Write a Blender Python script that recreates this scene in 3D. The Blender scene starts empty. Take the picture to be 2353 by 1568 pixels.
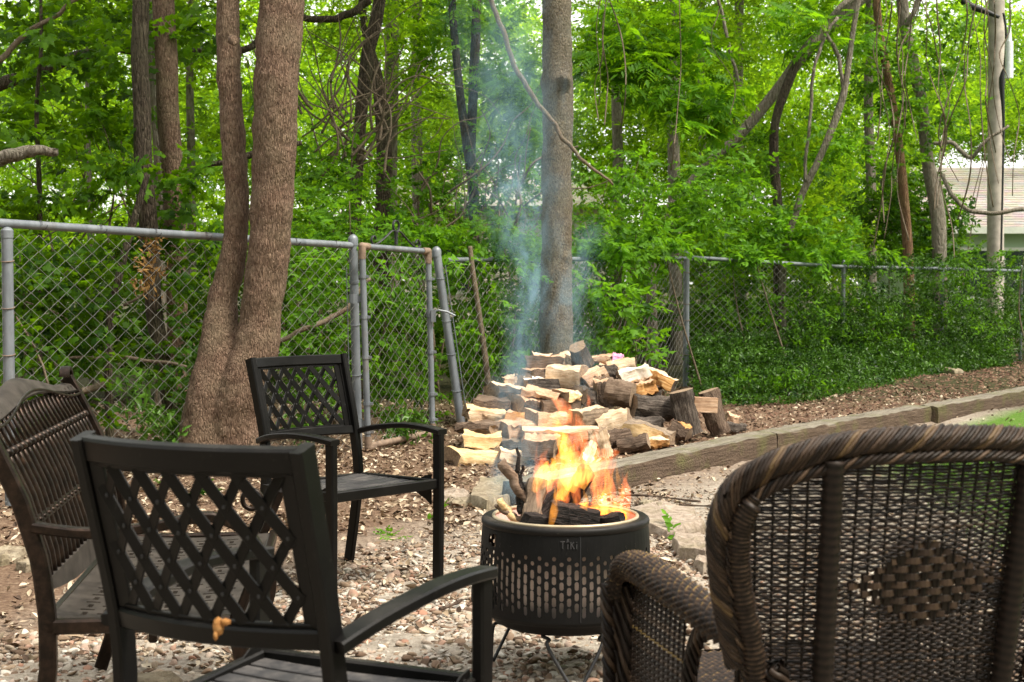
import bpy, bmesh, math, random
import numpy as np
from mathutils import Vector, Matrix
random.seed(7); rng = np.random.default_rng(7)
S = bpy.context.scene; C = S.collection
PI = math.pi; R = math.radians

# ------------------------------------------------------------------ camera, sky, sun, exposure
F = 3390.0; W2, H2 = 1176.5, 784.0; CH = 1.21
PITCH = math.atan(140 / F)
cam = bpy.data.cameras.new('camera'); cam_o = bpy.data.objects.new('camera', cam); C.objects.link(cam_o)
cam_o.location = (0, 0, CH); cam_o.rotation_euler = (PI / 2 - PITCH, 0, 0)
cam.sensor_width = 36; cam.lens = F / 2353 * 36; cam.clip_end = 500; cam.clip_start = 0.05
cam.dof.use_dof = True; cam.dof.focus_distance = 6.3; cam.dof.aperture_fstop = 9.0
S.camera = cam_o
S.view_settings.view_transform = 'Standard'; S.view_settings.look = 'None'; S.view_settings.gamma = 1
S.view_settings.exposure = 2.12
SUN_EL, SUN_AZ = 58, 118          # azimuth measured from +Y (ahead) clockwise
w = bpy.data.worlds.new('World'); S.world = w; w.use_nodes = True
nt = w.node_tree; nt.nodes.clear()
wo = nt.nodes.new('ShaderNodeOutputWorld'); bg = nt.nodes.new('ShaderNodeBackground')
sky = nt.nodes.new('ShaderNodeTexSky'); sky.sky_type = 'NISHITA'; sky.sun_disc = False
sky.sun_elevation = R(SUN_EL); sky.sun_rotation = R(SUN_AZ); sky.dust_density = 4; sky.air_density = 1.0
mixw = nt.nodes.new('ShaderNodeMix'); mixw.data_type = 'RGBA'
mixw.inputs[0].default_value = 0.72
nt.links.new(sky.outputs[0], mixw.inputs[6]); mixw.inputs[7].default_value = (9.6, 9.3, 8.6, 1)
nt.links.new(mixw.outputs[2], bg.inputs[0]); bg.inputs[1].default_value = 0.06
nt.links.new(bg.outputs[0], wo.inputs[0])
sl = bpy.data.lights.new('sun', 'SUN'); so = bpy.data.objects.new('sun', sl); C.objects.link(so)
sl.energy = 1.5; sl.angle = R(14); sl.color = (1, 0.93, 0.80)
sd = Vector((math.sin(R(SUN_AZ)) * math.cos(R(SUN_EL)), math.cos(R(SUN_AZ)) * math.cos(R(SUN_EL)), math.sin(R(SUN_EL))))
so.rotation_euler = sd.to_track_quat('Z', 'Y').to_euler(); so.location = sd * 20

def ray(x, y):
    a = (x - W2) / F; b = (H2 - y) / F
    return Vector((a, math.cos(PITCH) + b * math.sin(PITCH), -math.sin(PITCH) + b * math.cos(PITCH)))
def P(x, y, Y):
    r = ray(x, y); return Vector((0, 0, CH)) + r * (Y / r.y)
def G(x, y, z=0.0):
    r = ray(x, y); return Vector((0, 0, CH)) + r * ((z - CH) / r.z)
def PPM(Y): return F / Y      # photo pixels (2353 wide) per metre at depth Y

# ------------------------------------------------------------------ materials
MATS = {}
class NB:
    def __init__(s, name):
        s.m = bpy.data.materials.new(name); s.m.use_nodes = True; s.t = s.m.node_tree; s.t.nodes.clear()
        s.out = s.n('OutputMaterial'); s.p = s.n('BsdfPrincipled'); s.t.links.new(s.p.outputs[0], s.out.inputs[0])
    def n(s, k, **kw):
        o = s.t.nodes.new('ShaderNode' + k)
        for a, b in kw.items(): setattr(o, a, b)
        return o
    def l(s, a, b): s.t.links.new(a, b)
    def coord(s, kind='Object', scale=(1, 1, 1)):
        c = s.n('TexCoord'); m = s.n('Mapping'); m.inputs[3].default_value = scale
        s.l(c.outputs[kind], m.inputs[0]); return m.outputs[0]
    def world(s, scale=(1, 1, 1)):
        c = s.n('NewGeometry'); m = s.n('Mapping'); m.inputs[3].default_value = scale
        s.l(c.outputs['Position'], m.inputs[0]); return m.outputs[0]
    def noise(s, co, sc, det=5, ro=0.6, dist=0.0):
        o = s.n('TexNoise'); s.l(co, o.inputs['Vector']); o.inputs['Scale'].default_value = sc
        o.inputs['Detail'].default_value = det; o.inputs['Roughness'].default_value = ro; o.inputs['Distortion'].default_value = dist
        return o.outputs['Fac']
    def vor(s, co, sc, out='Distance', feat='F1'):
        o = s.n('TexVoronoi'); o.feature = feat; s.l(co, o.inputs['Vector']); o.inputs['Scale'].default_value = sc
        return o.outputs[out]
    def ramp(s, f, stops):
        o = s.n('ValToRGB'); s.l(f, o.inputs[0]); e = o.color_ramp.elements
        while len(e) < len(stops): e.new(0.5)
        for i, (p, c) in enumerate(stops):
            e[i].position = p; e[i].color = (c, c, c, 1) if isinstance(c, (int, float)) else (*c, 1)
        return o.outputs[0]
    def mix(s, f, a, b, mode='MIX'):
        o = s.n('Mix'); o.data_type = 'RGBA'; o.blend_type = mode
        for v, i in ((f, 0), (a, 6), (b, 7)):
            if isinstance(v, (int, float)): o.inputs[i].default_value = v if i == 0 else (v, v, v, 1)
            elif isinstance(v, tuple): o.inputs[i].default_value = (*v, 1)
            else: s.l(v, o.inputs[i])
        return o.outputs[2]
    def math(s, op, a, b=0.5):
        o = s.n('Math'); o.operation = op
        for v, i in ((a, 0), (b, 1)):
            if isinstance(v, (int, float)): o.inputs[i].default_value = v
            else: s.l(v, o.inputs[i])
        return o.outputs[0]
    def bump(s, h, st=0.5, d=0.02):
        o = s.n('Bump'); s.l(h, o.inputs['Height']); o.inputs['Strength'].default_value = st; o.inputs['Distance'].default_value = d
        s.l(o.outputs[0], s.p.inputs['Normal'])
    def set(s, col=None, rough=None, metal=None, spec=None):
        for v, k in ((col, 'Base Color'), (rough, 'Roughness'), (metal, 'Metallic'), (spec, 'Specular IOR Level')):
            if v is None: continue
            if isinstance(v, (int, float)): s.p.inputs[k].default_value = v
            elif isinstance(v, tuple): s.p.inputs[k].default_value = (*v, 1)
            else: s.l(v, s.p.inputs[k])
    def done(s, key): MATS[key] = s.m; return s.m

def leafmat(key, dark, light, trans, tw=0.45, rough=0.5):
    b = NB(key); at = b.n('Attribute', attribute_name='tint')
    col = b.ramp(at.outputs['Fac'], [(0.0, dark), (1.0, light)])
    b.set(col, rough, 0, 0.2 if key == 'leaf_ivy' else 0.12)
    tr = b.n('BsdfTranslucent')
    tc = b.ramp(at.outputs['Fac'], [(0.0, tuple(x * 0.32 for x in trans)), (1.0, tuple(min(1, x * 1.25) for x in trans))])  # low-tint end kept dark, used to paint shade into undergrowth leaves
    b.l(tc, tr.inputs[0])
    mx = b.n('MixShader'); mx.inputs[0].default_value = tw
    b.l(b.p.outputs[0], mx.inputs[1]); b.l(tr.outputs[0], mx.inputs[2]); b.l(mx.outputs[0], b.out.inputs[0])
    return b.done(key)
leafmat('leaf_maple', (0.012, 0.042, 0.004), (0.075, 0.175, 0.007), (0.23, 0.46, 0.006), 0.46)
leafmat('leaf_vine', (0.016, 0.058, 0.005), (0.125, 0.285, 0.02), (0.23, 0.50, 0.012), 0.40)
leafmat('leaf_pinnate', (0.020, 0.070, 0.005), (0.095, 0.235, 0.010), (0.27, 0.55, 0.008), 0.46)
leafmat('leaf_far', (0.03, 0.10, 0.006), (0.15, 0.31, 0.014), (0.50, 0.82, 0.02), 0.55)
leafmat('leaf_ivy', (0.008, 0.032, 0.005), (0.085, 0.19, 0.020), (0.09, 0.22, 0.010), 0.25, 0.32)
leafmat('leaf_dead', (0.12, 0.06, 0.02), (0.34, 0.20, 0.07), (0.2, 0.1, 0.03), 0.2, 0.8)
leafmat('grass', (0.05, 0.13, 0.012), (0.14, 0.27, 0.03), (0.18, 0.36, 0.03), 0.3, 0.6)

def barkmat(key, c1, c2, c3, sc=1.0, stretch=0.16, st=0.9, crack=True):
    b = NB(key); co = b.world((1, 1, stretch))
    n1 = b.noise(co, 38 * sc, 6, 0.65, 0.6); n2 = b.noise(b.world(), 5, 4)
    co2 = b.world((1, 1, stretch * 0.5)); va = b.n('VectorMath'); va.operation = 'ADD'
    sc_ = b.n('VectorMath'); sc_.operation = 'SCALE'; nn_ = b.n('TexNoise'); b.l(co, nn_.inputs['Vector']); nn_.inputs['Scale'].default_value = 22 * sc; b.l(nn_.outputs['Color'], sc_.inputs[0]); sc_.inputs[3].default_value = 0.035 / sc
    b.l(co2, va.inputs[0]); b.l(sc_.outputs[0], va.inputs[1])
    v = b.vor(va.outputs[0], 40 * sc, 'Distance', 'DISTANCE_TO_EDGE')
    vv = b.ramp(v, [(0.0, 0.0), (0.22, 1.0)])
    base = b.ramp(n1, [(0.25, c1), (0.5, c2), (0.75, c3)])
    col = b.mix(b.math('MULTIPLY', b.ramp(n2, [(0.4, 0.0), (0.7, 1.0)]), 0.55), base, tuple(x * 0.6 + y for x, y in zip(c3, (0.02, 0.035, 0.01))))
    if crack: col = b.mix(b.math('MULTIPLY', b.math('SUBTRACT', 1.0, vv), b.ramp(n1, [(0.35, 0.65), (0.6, 0.1)])), col, tuple(x * 0.5 for x in c1))
    b.set(col, 0.9, 0, 0.2)
    h = b.math('ADD', b.math('MULTIPLY', n1, 0.7), b.math('MULTIPLY', vv, 0.5))
    b.bump(h, st, 0.035 / sc ** 0.5); return b.done(key)
barkmat('bark_twin', (0.072, 0.042, 0.028), (0.20, 0.125, 0.086), (0.37, 0.26, 0.19), 2.6, 0.28, 0.9)
barkmat('bark_main', (0.085, 0.066, 0.045), (0.22, 0.175, 0.125), (0.42, 0.36, 0.28), 2.4, 0.55, 1.0)
barkmat('bark_dark', (0.03, 0.022, 0.016), (0.075, 0.055, 0.04), (0.15, 0.115, 0.09), 1.2, 0.3)
barkmat('bark_pale', (0.10, 0.08, 0.06), (0.2, 0.165, 0.13), (0.33, 0.29, 0.25), 1.0, 0.3, 0.6)
barkmat('bark_red', (0.10, 0.05, 0.03), (0.20, 0.11, 0.06), (0.32, 0.20, 0.11), 1.4, 0.15)
barkmat('twig', (0.07, 0.05, 0.035), (0.15, 0.11, 0.08), (0.26, 0.2, 0.15), 2.0, 0.5, 0.4, False)

def woodmat(key, c1, c2, c3, rough=0.75, sc=1.0, st=0.5):
    b = NB(key); oi = b.n('ObjectInfo')
    va = b.n('VectorMath'); va.operation = 'ADD'; b.l(b.coord('Object', (1.6, 26, 26)), va.inputs[0])
    cx = b.n('CombineXYZ'); b.l(b.math('MULTIPLY', oi.outputs['Random'], 40.0), cx.inputs[0]); b.l(cx.outputs[0], va.inputs[1])
    n = b.noise(va.outputs[0], 2.6 * sc, 6, 0.62, 1.4)
    n2 = b.noise(b.world(), 9, 3)
    col = b.ramp(n, [(0.30, c1), (0.47, c2), (0.68, c3)])
    fine = b.noise(va.outputs[0], 9.0, 4, 0.6, 0.5)
    col = b.mix(b.math('MULTIPLY', b.ramp(fine, [(0.34, 1.0), (0.45, 0.0)]), 0.4), col, tuple(x * 0.45 for x in c1))
    col = b.mix(b.math('MULTIPLY', b.ramp(n2, [(0.45, 0.0), (0.7, 1.0)]), 0.65), col, c1)
    b.set(col, rough, 0, 0.25); b.bump(n, st, 0.012); return b.done(key)
woodmat('split_cream', (0.38, 0.23, 0.13), (0.76, 0.56, 0.37), (0.90, 0.75, 0.57))
woodmat('split_yellow', (0.42, 0.24, 0.09), (0.74, 0.52, 0.27), (0.86, 0.67, 0.42))
woodmat('split_white', (0.70, 0.55, 0.40), (0.90, 0.80, 0.68), (0.92, 0.86, 0.78))
woodmat('split_tan', (0.26, 0.14, 0.08), (0.56, 0.36, 0.23), (0.78, 0.56, 0.40))
woodmat('split_orange', (0.20, 0.075, 0.02), (0.48, 0.23, 0.07), (0.70, 0.45, 0.2))
woodmat('split_grey', (0.06, 0.045, 0.035), (0.24, 0.18, 0.13), (0.42, 0.33, 0.24))
woodmat('log_bark', (0.022, 0.015, 0.011), (0.10, 0.065, 0.045), (0.26, 0.19, 0.145), 0.95, 1.6, 1.0)
woodmat('log_bark_grey', (0.015, 0.012, 0.010), (0.075, 0.057, 0.046), (0.25, 0.21, 0.18), 0.95, 1.8, 1.0)
woodmat('log_smooth', (0.07, 0.045, 0.03), (0.16, 0.11, 0.078), (0.27, 0.2, 0.15), 0.9, 0.8, 0.5)
woodmat('char', (0.004, 0.004, 0.004), (0.014, 0.012, 0.011), (0.075, 0.06, 0.055), 0.8, 2.0, 1.0)
woodmat('pink_paint', (0.6, 0.2, 0.38), (0.75, 0.33, 0.52), (0.8, 0.4, 0.58), 0.6)
def endmat():
    b = NB('end_grain'); n = b.noise(b.world(), 60, 5)
    b.set(b.ramp(n, [(0.3, (0.13, 0.085, 0.055)), (0.7, (0.36, 0.25, 0.16))]), 0.9); b.bump(n, 0.5, 0.01); b.done('end_grain')
endmat()
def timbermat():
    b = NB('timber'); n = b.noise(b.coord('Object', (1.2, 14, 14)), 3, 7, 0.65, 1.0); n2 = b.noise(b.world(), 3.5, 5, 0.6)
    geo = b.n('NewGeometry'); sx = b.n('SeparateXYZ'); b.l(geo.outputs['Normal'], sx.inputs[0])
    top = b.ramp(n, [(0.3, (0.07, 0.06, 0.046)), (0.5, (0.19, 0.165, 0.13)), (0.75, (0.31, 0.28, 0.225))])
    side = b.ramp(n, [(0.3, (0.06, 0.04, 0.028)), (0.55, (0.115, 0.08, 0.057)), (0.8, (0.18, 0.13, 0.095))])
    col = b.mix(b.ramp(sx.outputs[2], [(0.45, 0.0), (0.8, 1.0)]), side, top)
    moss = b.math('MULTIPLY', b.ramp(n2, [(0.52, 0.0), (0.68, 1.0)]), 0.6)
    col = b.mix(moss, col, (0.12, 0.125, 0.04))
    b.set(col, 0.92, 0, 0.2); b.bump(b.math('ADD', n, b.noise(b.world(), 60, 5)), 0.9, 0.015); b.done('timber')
timbermat()

def plain(key, col, rough=0.5, metal=0.0, var=0.15, sc=20, bump=0.0, spec=0.5):
    b = NB(key); n = b.noise(b.coord('Object'), sc, 5)
    b.set(b.ramp(n, [(0.3, tuple(c * (1 - var) for c in col)), (0.7, tuple(min(1, c * (1 + var)) for c in col))]), rough, metal, spec)
    if bump: b.bump(n, bump, 0.005)
    return b.done(key)
def painted(key, base, dust, rough=0.42):
    b = NB(key); n = b.noise(b.coord('Object'), 7, 6, 0.7); n2 = b.noise(b.coord('Object'), 90, 3)
    geo = b.n('NewGeometry'); sx = b.n('SeparateXYZ'); b.l(geo.outputs['Normal'], sx.inputs[0])
    f = b.math('MULTIPLY', b.ramp(n, [(0.45, 0.0), (0.75, 1.0)]), b.ramp(sx.outputs[2], [(0.3, 0.06), (0.95, 0.6)]))
    col = b.mix(f, base, dust); col = b.mix(b.math('MULTIPLY', b.ramp(n2, [(0.66, 0.0), (0.74, 1.0)]), 0.35), col, dust)
    b.set(col, b.ramp(n, [(0.3, rough * 0.85), (0.8, rough * 1.4)]), 0.0, 0.17); b.bump(n2, 0.08, 0.002); return b.done(key)
painted('chair_black', (0.004, 0.0036, 0.0035), (0.05, 0.045, 0.04), 0.42)
painted('pit_black', (0.0042, 0.0040, 0.0042), (0.04, 0.036, 0.032), 0.55)
painted('rim_dusty', (0.008, 0.007, 0.0065), (0.09, 0.075, 0.062), 0.5)
painted('slat_grey', (0.035, 0.034, 0.036), (0.2, 0.18, 0.165), 0.55)
def bronze():
    b = NB('bronze'); n = b.noise(b.coord('Object'), 26, 6, 0.7); geo = b.n('NewGeometry')
    pt = b.ramp(geo.outputs['Pointiness'], [(0.62, 0.0), (0.75, 1.0)])
    col = b.ramp(n, [(0.4, (0.012, 0.008, 0.006)), (0.62, (0.034, 0.021, 0.015)), (0.82, (0.18, 0.105, 0.07))])
    col = b.mix(b.math('MULTIPLY', pt, 0.12), col, (0.16, 0.09, 0.06))
    b.set(col, 0.38, 0.7, 0.4); b.bump(n, 0.3, 0.004); b.done('bronze')
bronze()
def dustybronze():
    b = NB('bronze_dusty'); n = b.noise(b.coord('Object'), 14, 6, 0.7)
    b.set(b.ramp(n, [(0.3, (0.014, 0.011, 0.009)), (0.7, (0.06, 0.05, 0.042))]), 0.6, 0.0, 0.2); b.bump(n, 0.2, 0.004); b.done('bronze_dusty')
dustybronze()
def galv():
    b = NB('galvanised'); n = b.noise(b.coord('Object', (1, 1, 0.3)), 12, 6, 0.7); n2 = b.noise(b.world(), 3.3, 5, 0.7)
    col = b.ramp(n, [(0.3, (0.115, 0.13, 0.15)), (0.7, (0.235, 0.255, 0.28))])
    col = b.mix(b.math('MULTIPLY', b.ramp(n2, [(0.56, 0.0), (0.72, 1.0)]), 0.65), col, (0.16, 0.12, 0.09))
    b.set(col, 0.5, 0.25, 0.4); b.bump(n, 0.15, 0.003); b.done('galvanised')
galv()
plain('wire', (0.20, 0.19, 0.18), 0.5, 0.3, 0.3, 8)
plain('rust', (0.20, 0.14, 0.10), 0.8, 0.1, 0.4, 25, 0.4)
plain('iron', (0.06, 0.06, 0.065), 0.5, 0.5, 0.3)
plain('rim_cream', (0.40, 0.33, 0.22), 0.42, 0.35, 0.25, 14)
plain('drum_steel', (0.72, 0.58, 0.52), 0.5, 0.1, 0.25, 10)
plain('pole_wood', (0.42, 0.365, 0.32), 0.85, 0, 0.3, 6, 0.4)
plain('cable_black', (0.01, 0.01, 0.012), 0.5)
plain('white_plastic', (0.75, 0.77, 0.78), 0.4)
plain('siding', (0.72, 0.62, 0.58), 0.8, 0, 0.12, 1.2)
plain('siding_green', (0.40, 0.52, 0.36), 0.8, 0, 0.06, 1.2)
plain('trim_white', (0.74, 0.74, 0.68), 0.6, 0, 0.06)
plain('brick_orange', (0.5, 0.16, 0.07), 0.8, 0, 0.25, 5)
plain('glass_dark', (0.03, 0.04, 0.045), 0.1, 0, 0.1)
def shingle():
    b = NB('shingle'); n = b.noise(b.world((1, 1, 4)), 5, 6, 0.7); n2 = b.vor(b.world((1.2, 1.2, 6)), 3.5, 'Color')
    col = b.ramp(n, [(0.3, (0.36, 0.30, 0.30)), (0.7, (0.52, 0.45, 0.45))]); col = b.mix(0.18, col, n2, 'SOFT_LIGHT')
    b.set(col, 0.9); b.done('shingle')
shingle()
def stonemat(key, c1, c2, c3):
    b = NB(key); n = b.noise(b.world(), 22, 7, 0.7); n2 = b.noise(b.world(), 5, 4)
    col = b.ramp(n, [(0.3, c1), (0.5, c2), (0.72, c3)])
    col = b.mix(b.math('MULTIPLY', b.ramp(n2, [(0.5, 0.0), (0.7, 1.0)]), 0.5), col, (0.17, 0.15, 0.07))
    col = b.mix(b.math('MULTIPLY', b.ramp(b.noise(b.world(), 60, 4), [(0.5, 0.0), (0.6, 1.0)]), 0.35), col, c1); b.set(col, 0.95, 0, 0.2); b.bump(n, 1.0, 0.02); b.done(key)
stonemat('stone', (0.13, 0.10, 0.07), (0.27, 0.22, 0.155), (0.42, 0.37, 0.28))
stonemat('stone_pink', (0.18, 0.135, 0.10), (0.33, 0.265, 0.21), (0.46, 0.39, 0.33))
def tintmat(key, stops, rough=0.8, bump=0.3, spec=0.3):
    b = NB(key); at = b.n('Attribute', attribute_name='tint'); n = b.noise(b.world(), 90, 4)
    col = b.ramp(at.outputs['Fac'], stops); col = b.mix(b.math('MULTIPLY', n, 0.5), col, b.mix(1.0, col, 0.5, 'MULTIPLY'))
    b.set(col, rough, 0, spec)
    if bump: b.bump(n, bump, 0.004)
    b.done(key)
tintmat('pebble', [(0.0, (0.10, 0.062, 0.04)), (0.2, (0.20, 0.13, 0.085)), (0.42, (0.33, 0.25, 0.175)), (0.6, (0.45, 0.39, 0.32)),
                   (0.75, (0.33, 0.17, 0.11)), (0.86, (0.48, 0.43, 0.37)), (1.0, (0.64, 0.59, 0.51))])
tintmat('litter', [(0.0, (0.05, 0.032, 0.022)), (0.3, (0.15, 0.092, 0.058)), (0.6, (0.36, 0.27, 0.18)), (1.0, (0.64, 0.54, 0.41))], 0.85, 0)
tintmat('mulch', [(0.0, (0.055, 0.028, 0.018)), (0.6, (0.16, 0.085, 0.055)), (0.85, (0.26, 0.17, 0.11)), (1.0, (0.46, 0.36, 0.26))], 0.95, 0)
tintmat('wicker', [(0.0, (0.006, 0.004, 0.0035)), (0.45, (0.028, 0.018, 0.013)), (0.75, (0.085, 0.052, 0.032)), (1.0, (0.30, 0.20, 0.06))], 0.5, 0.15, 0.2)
tintmat('wicker_dark', [(0.0, (0.006, 0.005, 0.0045)), (0.6, (0.026, 0.017, 0.013)), (1.0, (0.11, 0.07, 0.045))], 0.5, 0.1, 0.2)

def groundmat():
    b = NB('ground_soil'); co = b.world(); geo = b.n('NewGeometry'); sx = b.n('SeparateXYZ'); b.l(geo.outputs['Position'], sx.inputs[0])
    n1 = b.noise(co, 45, 7, 0.75); n2 = b.noise(co, 2.2, 5, 0.6); n3 = b.noise(co, 160, 4, 0.7)
    dirt = b.ramp(n1, [(0.3, (0.18, 0.145, 0.115)), (0.5, (0.35, 0.30, 0.245)), (0.7, (0.50, 0.45, 0.38))])
    soil = b.ramp(n1, [(0.3, (0.06, 0.036, 0.023)), (0.5, (0.16, 0.10, 0.066)), (0.72, (0.34, 0.25, 0.17))])
    wood = b.ramp(n1, [(0.3, (0.02, 0.022, 0.01)), (0.6, (0.06, 0.055, 0.022)), (0.8, (0.05, 0.09, 0.02))])
    grass = b.ramp(n1, [(0.3, (0.05, 0.11, 0.014)), (0.7, (0.12, 0.22, 0.03))])
    # earth behind y=7.4 and left of the pit; pale trodden dirt round the pit and to the right
    yy = b.math('ADD', sx.outputs[1], b.math('MULTIPLY', b.math('SUBTRACT', n2, 0.5), 2.0))
    f1 = b.ramp(b.math('MULTIPLY', b.math('SUBTRACT', b.math('SUBTRACT', yy, b.math('MULTIPLY', sx.outputs[0], 1.5)), 6.6), 0.5), [(0.0, 0.0), (0.8, 1.0)])
    col = b.mix(f1, dirt, soil)
    f2 = b.ramp(b.math('MULTIPLY', b.math('SUBTRACT', yy, 12.5), 0.3), [(0.0, 0.0), (0.8, 1.0)])
    col = b.mix(f2, col, wood)
    # lawn lies on the near side of the timber line, right of the dirt
    g = b.math('SUBTRACT', b.math('MULTIPLY', sx.outputs[0], 1.0), b.math('ADD', b.math('MULTIPLY', sx.outputs[1], 0.0), 2.15))
    g = b.math('ADD', g, b.math('MULTIPLY', b.math('SUBTRACT', n2, 0.5), 0.9))
    fg = b.ramp(b.math('MULTIPLY', g, 2.0), [(0.0, 0.0), (0.8, 1.0)])
    ln = b.math('SUBTRACT', b.math('MULTIPLY', b.math('SUBTRACT', sx.outputs[0], 0.67), 1.38), b.math('SUBTRACT', sx.outputs[1], 8.2))
    fl = b.ramp(b.math('ADD', b.math('MULTIPLY', ln, 2.0), 0.0), [(0.0, 0.0), (0.8, 1.0)])
    col = b.mix(b.math('MULTIPLY', fg, fl), col, grass)
    b.set(col, 0.97, 0, 0.15); b.bump(b.math('ADD', n1, b.math('MULTIPLY', n3, 0.4)), 0.8, 0.02); b.done('ground_soil')
groundmat()

def _pl(rows): return [(P(x, y, 4.72).z, P(x, y, 4.72).x, r_, d) for x, y, r_, d in rows]
SMOKE_PLUMES = [_pl([(1215, 1210, 0.06, 0), (1205, 1140, 0.11, 14), (1192, 1040, 0.12, 9), (1180, 900, 0.11, 9), (1215, 780, 0.12, 12), (1225, 650, 0.15, 13), (1190, 450, 0.22, 7), (1165, 200, 0.24, 4), (1150, -40, 0.24, 1.5), (1150, -250, 0.2, 0)]),
                _pl([(1300, 960, 0.05, 0), (1325, 830, 0.12, 5), (1335, 700, 0.14, 7), (1340, 560, 0.13, 3), (1340, 480, 0.1, 0)])]
def volmats():
    for key, hot in (('flame_hot', 1.0), ('flame_soft', 0.75)):
        m = bpy.data.materials.new(key); m.use_nodes = True; t = m.node_tree; t.nodes.clear()
        out = t.nodes.new('ShaderNodeOutputMaterial'); em = t.nodes.new('ShaderNodeEmission')
        tc = t.nodes.new('ShaderNodeNewGeometry'); mp = t.nodes.new('ShaderNodeMapping'); mp.inputs[3].default_value = (1, 1, 0.3)
        no = t.nodes.new('ShaderNodeTexNoise'); no.inputs['Scale'].default_value = 34; no.inputs['Detail'].default_value = 4; no.inputs['Distortion'].default_value = 1.8
        t.links.new(tc.outputs['Position'], mp.inputs[0]); t.links.new(mp.outputs[0], no.inputs['Vector'])
        rp = t.nodes.new('ShaderNodeMapRange'); rp.inputs[1].default_value = 0.38; rp.inputs[2].default_value = 0.64
        rp.inputs[3].default_value = 0.0; rp.inputs[4].default_value = 17.0 * hot
        t.links.new(no.outputs['Fac'], rp.inputs[0]); t.links.new(rp.outputs[0], em.inputs[1])
        em.inputs[0].default_value = (1.0, 0.36, 0.045, 1) if hot == 1 else (1.0, 0.22, 0.06, 1)
        t.links.new(em.outputs[0], out.inputs['Volume']); MATS[key] = m
    m = bpy.data.materials.new('smoke'); m.use_nodes = True; t = m.node_tree; t.nodes.clear()
    out = t.nodes.new('ShaderNodeOutputMaterial'); pv = t.nodes.new('ShaderNodeVolumePrincipled')
    pv.inputs['Color'].default_value = (0.50, 0.82, 1.0, 1); pv.inputs['Anisotropy'].default_value = 0.1
    L = t.links.new
    def mt(op, a, b=None):
        n = t.nodes.new('ShaderNodeMath'); n.operation = op
        for v, k in ((a, 0), (b, 1)):
            if v is None: continue
            if isinstance(v, (int, float)): n.inputs[k].default_value = v
            else: L(v, n.inputs[k])
        return n.outputs[0]
    tc = t.nodes.new('ShaderNodeNewGeometry'); sx = t.nodes.new('ShaderNodeSeparateXYZ'); L(tc.outputs['Position'], sx.inputs[0])
    mp = t.nodes.new('ShaderNodeMapping'); mp.inputs[3].default_value = (1, 1, 0.45); L(tc.outputs['Position'], mp.inputs[0])
    no = t.nodes.new('ShaderNodeTexNoise'); no.inputs['Scale'].default_value = 9; no.inputs['Detail'].default_value = 4; no.inputs['Distortion'].default_value = 2.4; L(mp.outputs[0], no.inputs['Vector'])
    wn = t.nodes.new('ShaderNodeTexNoise'); wn.inputs['Scale'].default_value = 3.0; wn.inputs['Detail'].default_value = 2; L(tc.outputs['Position'], wn.inputs['Vector'])
    def curve(pts):
        """pts [(z, value)] with z 0.4..2.2 m; linear ramp chain"""
        r = t.nodes.new('ShaderNodeValToRGB'); e = r.color_ramp.elements; r.color_ramp.interpolation = 'EASE'
        while len(e) < len(pts): e.new(0.5)
        for k, (z, v) in enumerate(pts): e[k].position = (z - 0.4) / 2.0; e[k].color = (v, v, v, 1)
        L(mt('DIVIDE', mt('SUBTRACT', sx.outputs[2], 0.4), 2.0), r.inputs[0]); return r.outputs[0]
    tot = None
    for plume in SMOKE_PLUMES:
        cx = mt('SUBTRACT', mt('ADD', curve([(z, x + 0.5) for z, x, rd, dn in plume]), mt('MULTIPLY', mt('SUBTRACT', wn.outputs[0], 0.5), 0.34)), 0.5)
        rd = curve([(z, r_) for z, x, r_, dn in plume]); dn = curve([(z, d_ / 10) for z, x, r_, d_ in plume])
        dx = mt('SUBTRACT', sx.outputs[0], cx); dy = mt('SUBTRACT', sx.outputs[1], 4.72)
        rr = mt('DIVIDE', mt('SQRT', mt('ADD', mt('MULTIPLY', dx, dx), mt('MULTIPLY', dy, dy))), rd)
        f = mt('MAXIMUM', mt('SUBTRACT', 1.0, rr), 0.0); f = mt('MULTIPLY', f, f)
        v = mt('MULTIPLY', f, mt('MULTIPLY', dn, 10.0)); tot = v if tot is None else mt('ADD', tot, v)
    rp = t.nodes.new('ShaderNodeMapRange'); rp.inputs[1].default_value = 0.45; rp.inputs[2].default_value = 0.62; rp.inputs[3].default_value = 0.0; rp.inputs[4].default_value = 0.95; L(no.outputs['Fac'], rp.inputs[0])
    L(mt('MULTIPLY', tot, rp.outputs[0]), pv.inputs['Density'])
    L(pv.outputs[0], out.inputs['Volume']); MATS['smoke'] = m
volmats()
def embermat():
    b = NB('ember'); n = b.noise(b.world(), 40, 5); e = b.ramp(n, [(0.45, (0, 0, 0)), (0.6, (1.0, 0.12, 0.01)), (0.8, (1.0, 0.4, 0.05))])
    b.set((0.02, 0.012, 0.01), 0.9); b.l(e, b.p.inputs['Emission Color']); b.p.inputs['Emission Strength'].default_value = 1.6; b.done('ember')
embermat()

# ------------------------------------------------------------------ builders
def tag(o, label=None, cat=None, group=None, kind=None):
    if label: o['label'] = label
    if cat: o['category'] = cat
    if group: o['group'] = group
    if kind: o['kind'] = kind
    return o
def empty(name, loc=(0, 0, 0), rz=0, label=None, cat=None, group=None):
    o = bpy.data.objects.new(name, None); C.objects.link(o); o.location = loc; o.rotation_euler = (0, 0, rz)
    o.empty_display_size = 0.1
    return tag(o, label, cat, group)

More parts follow.
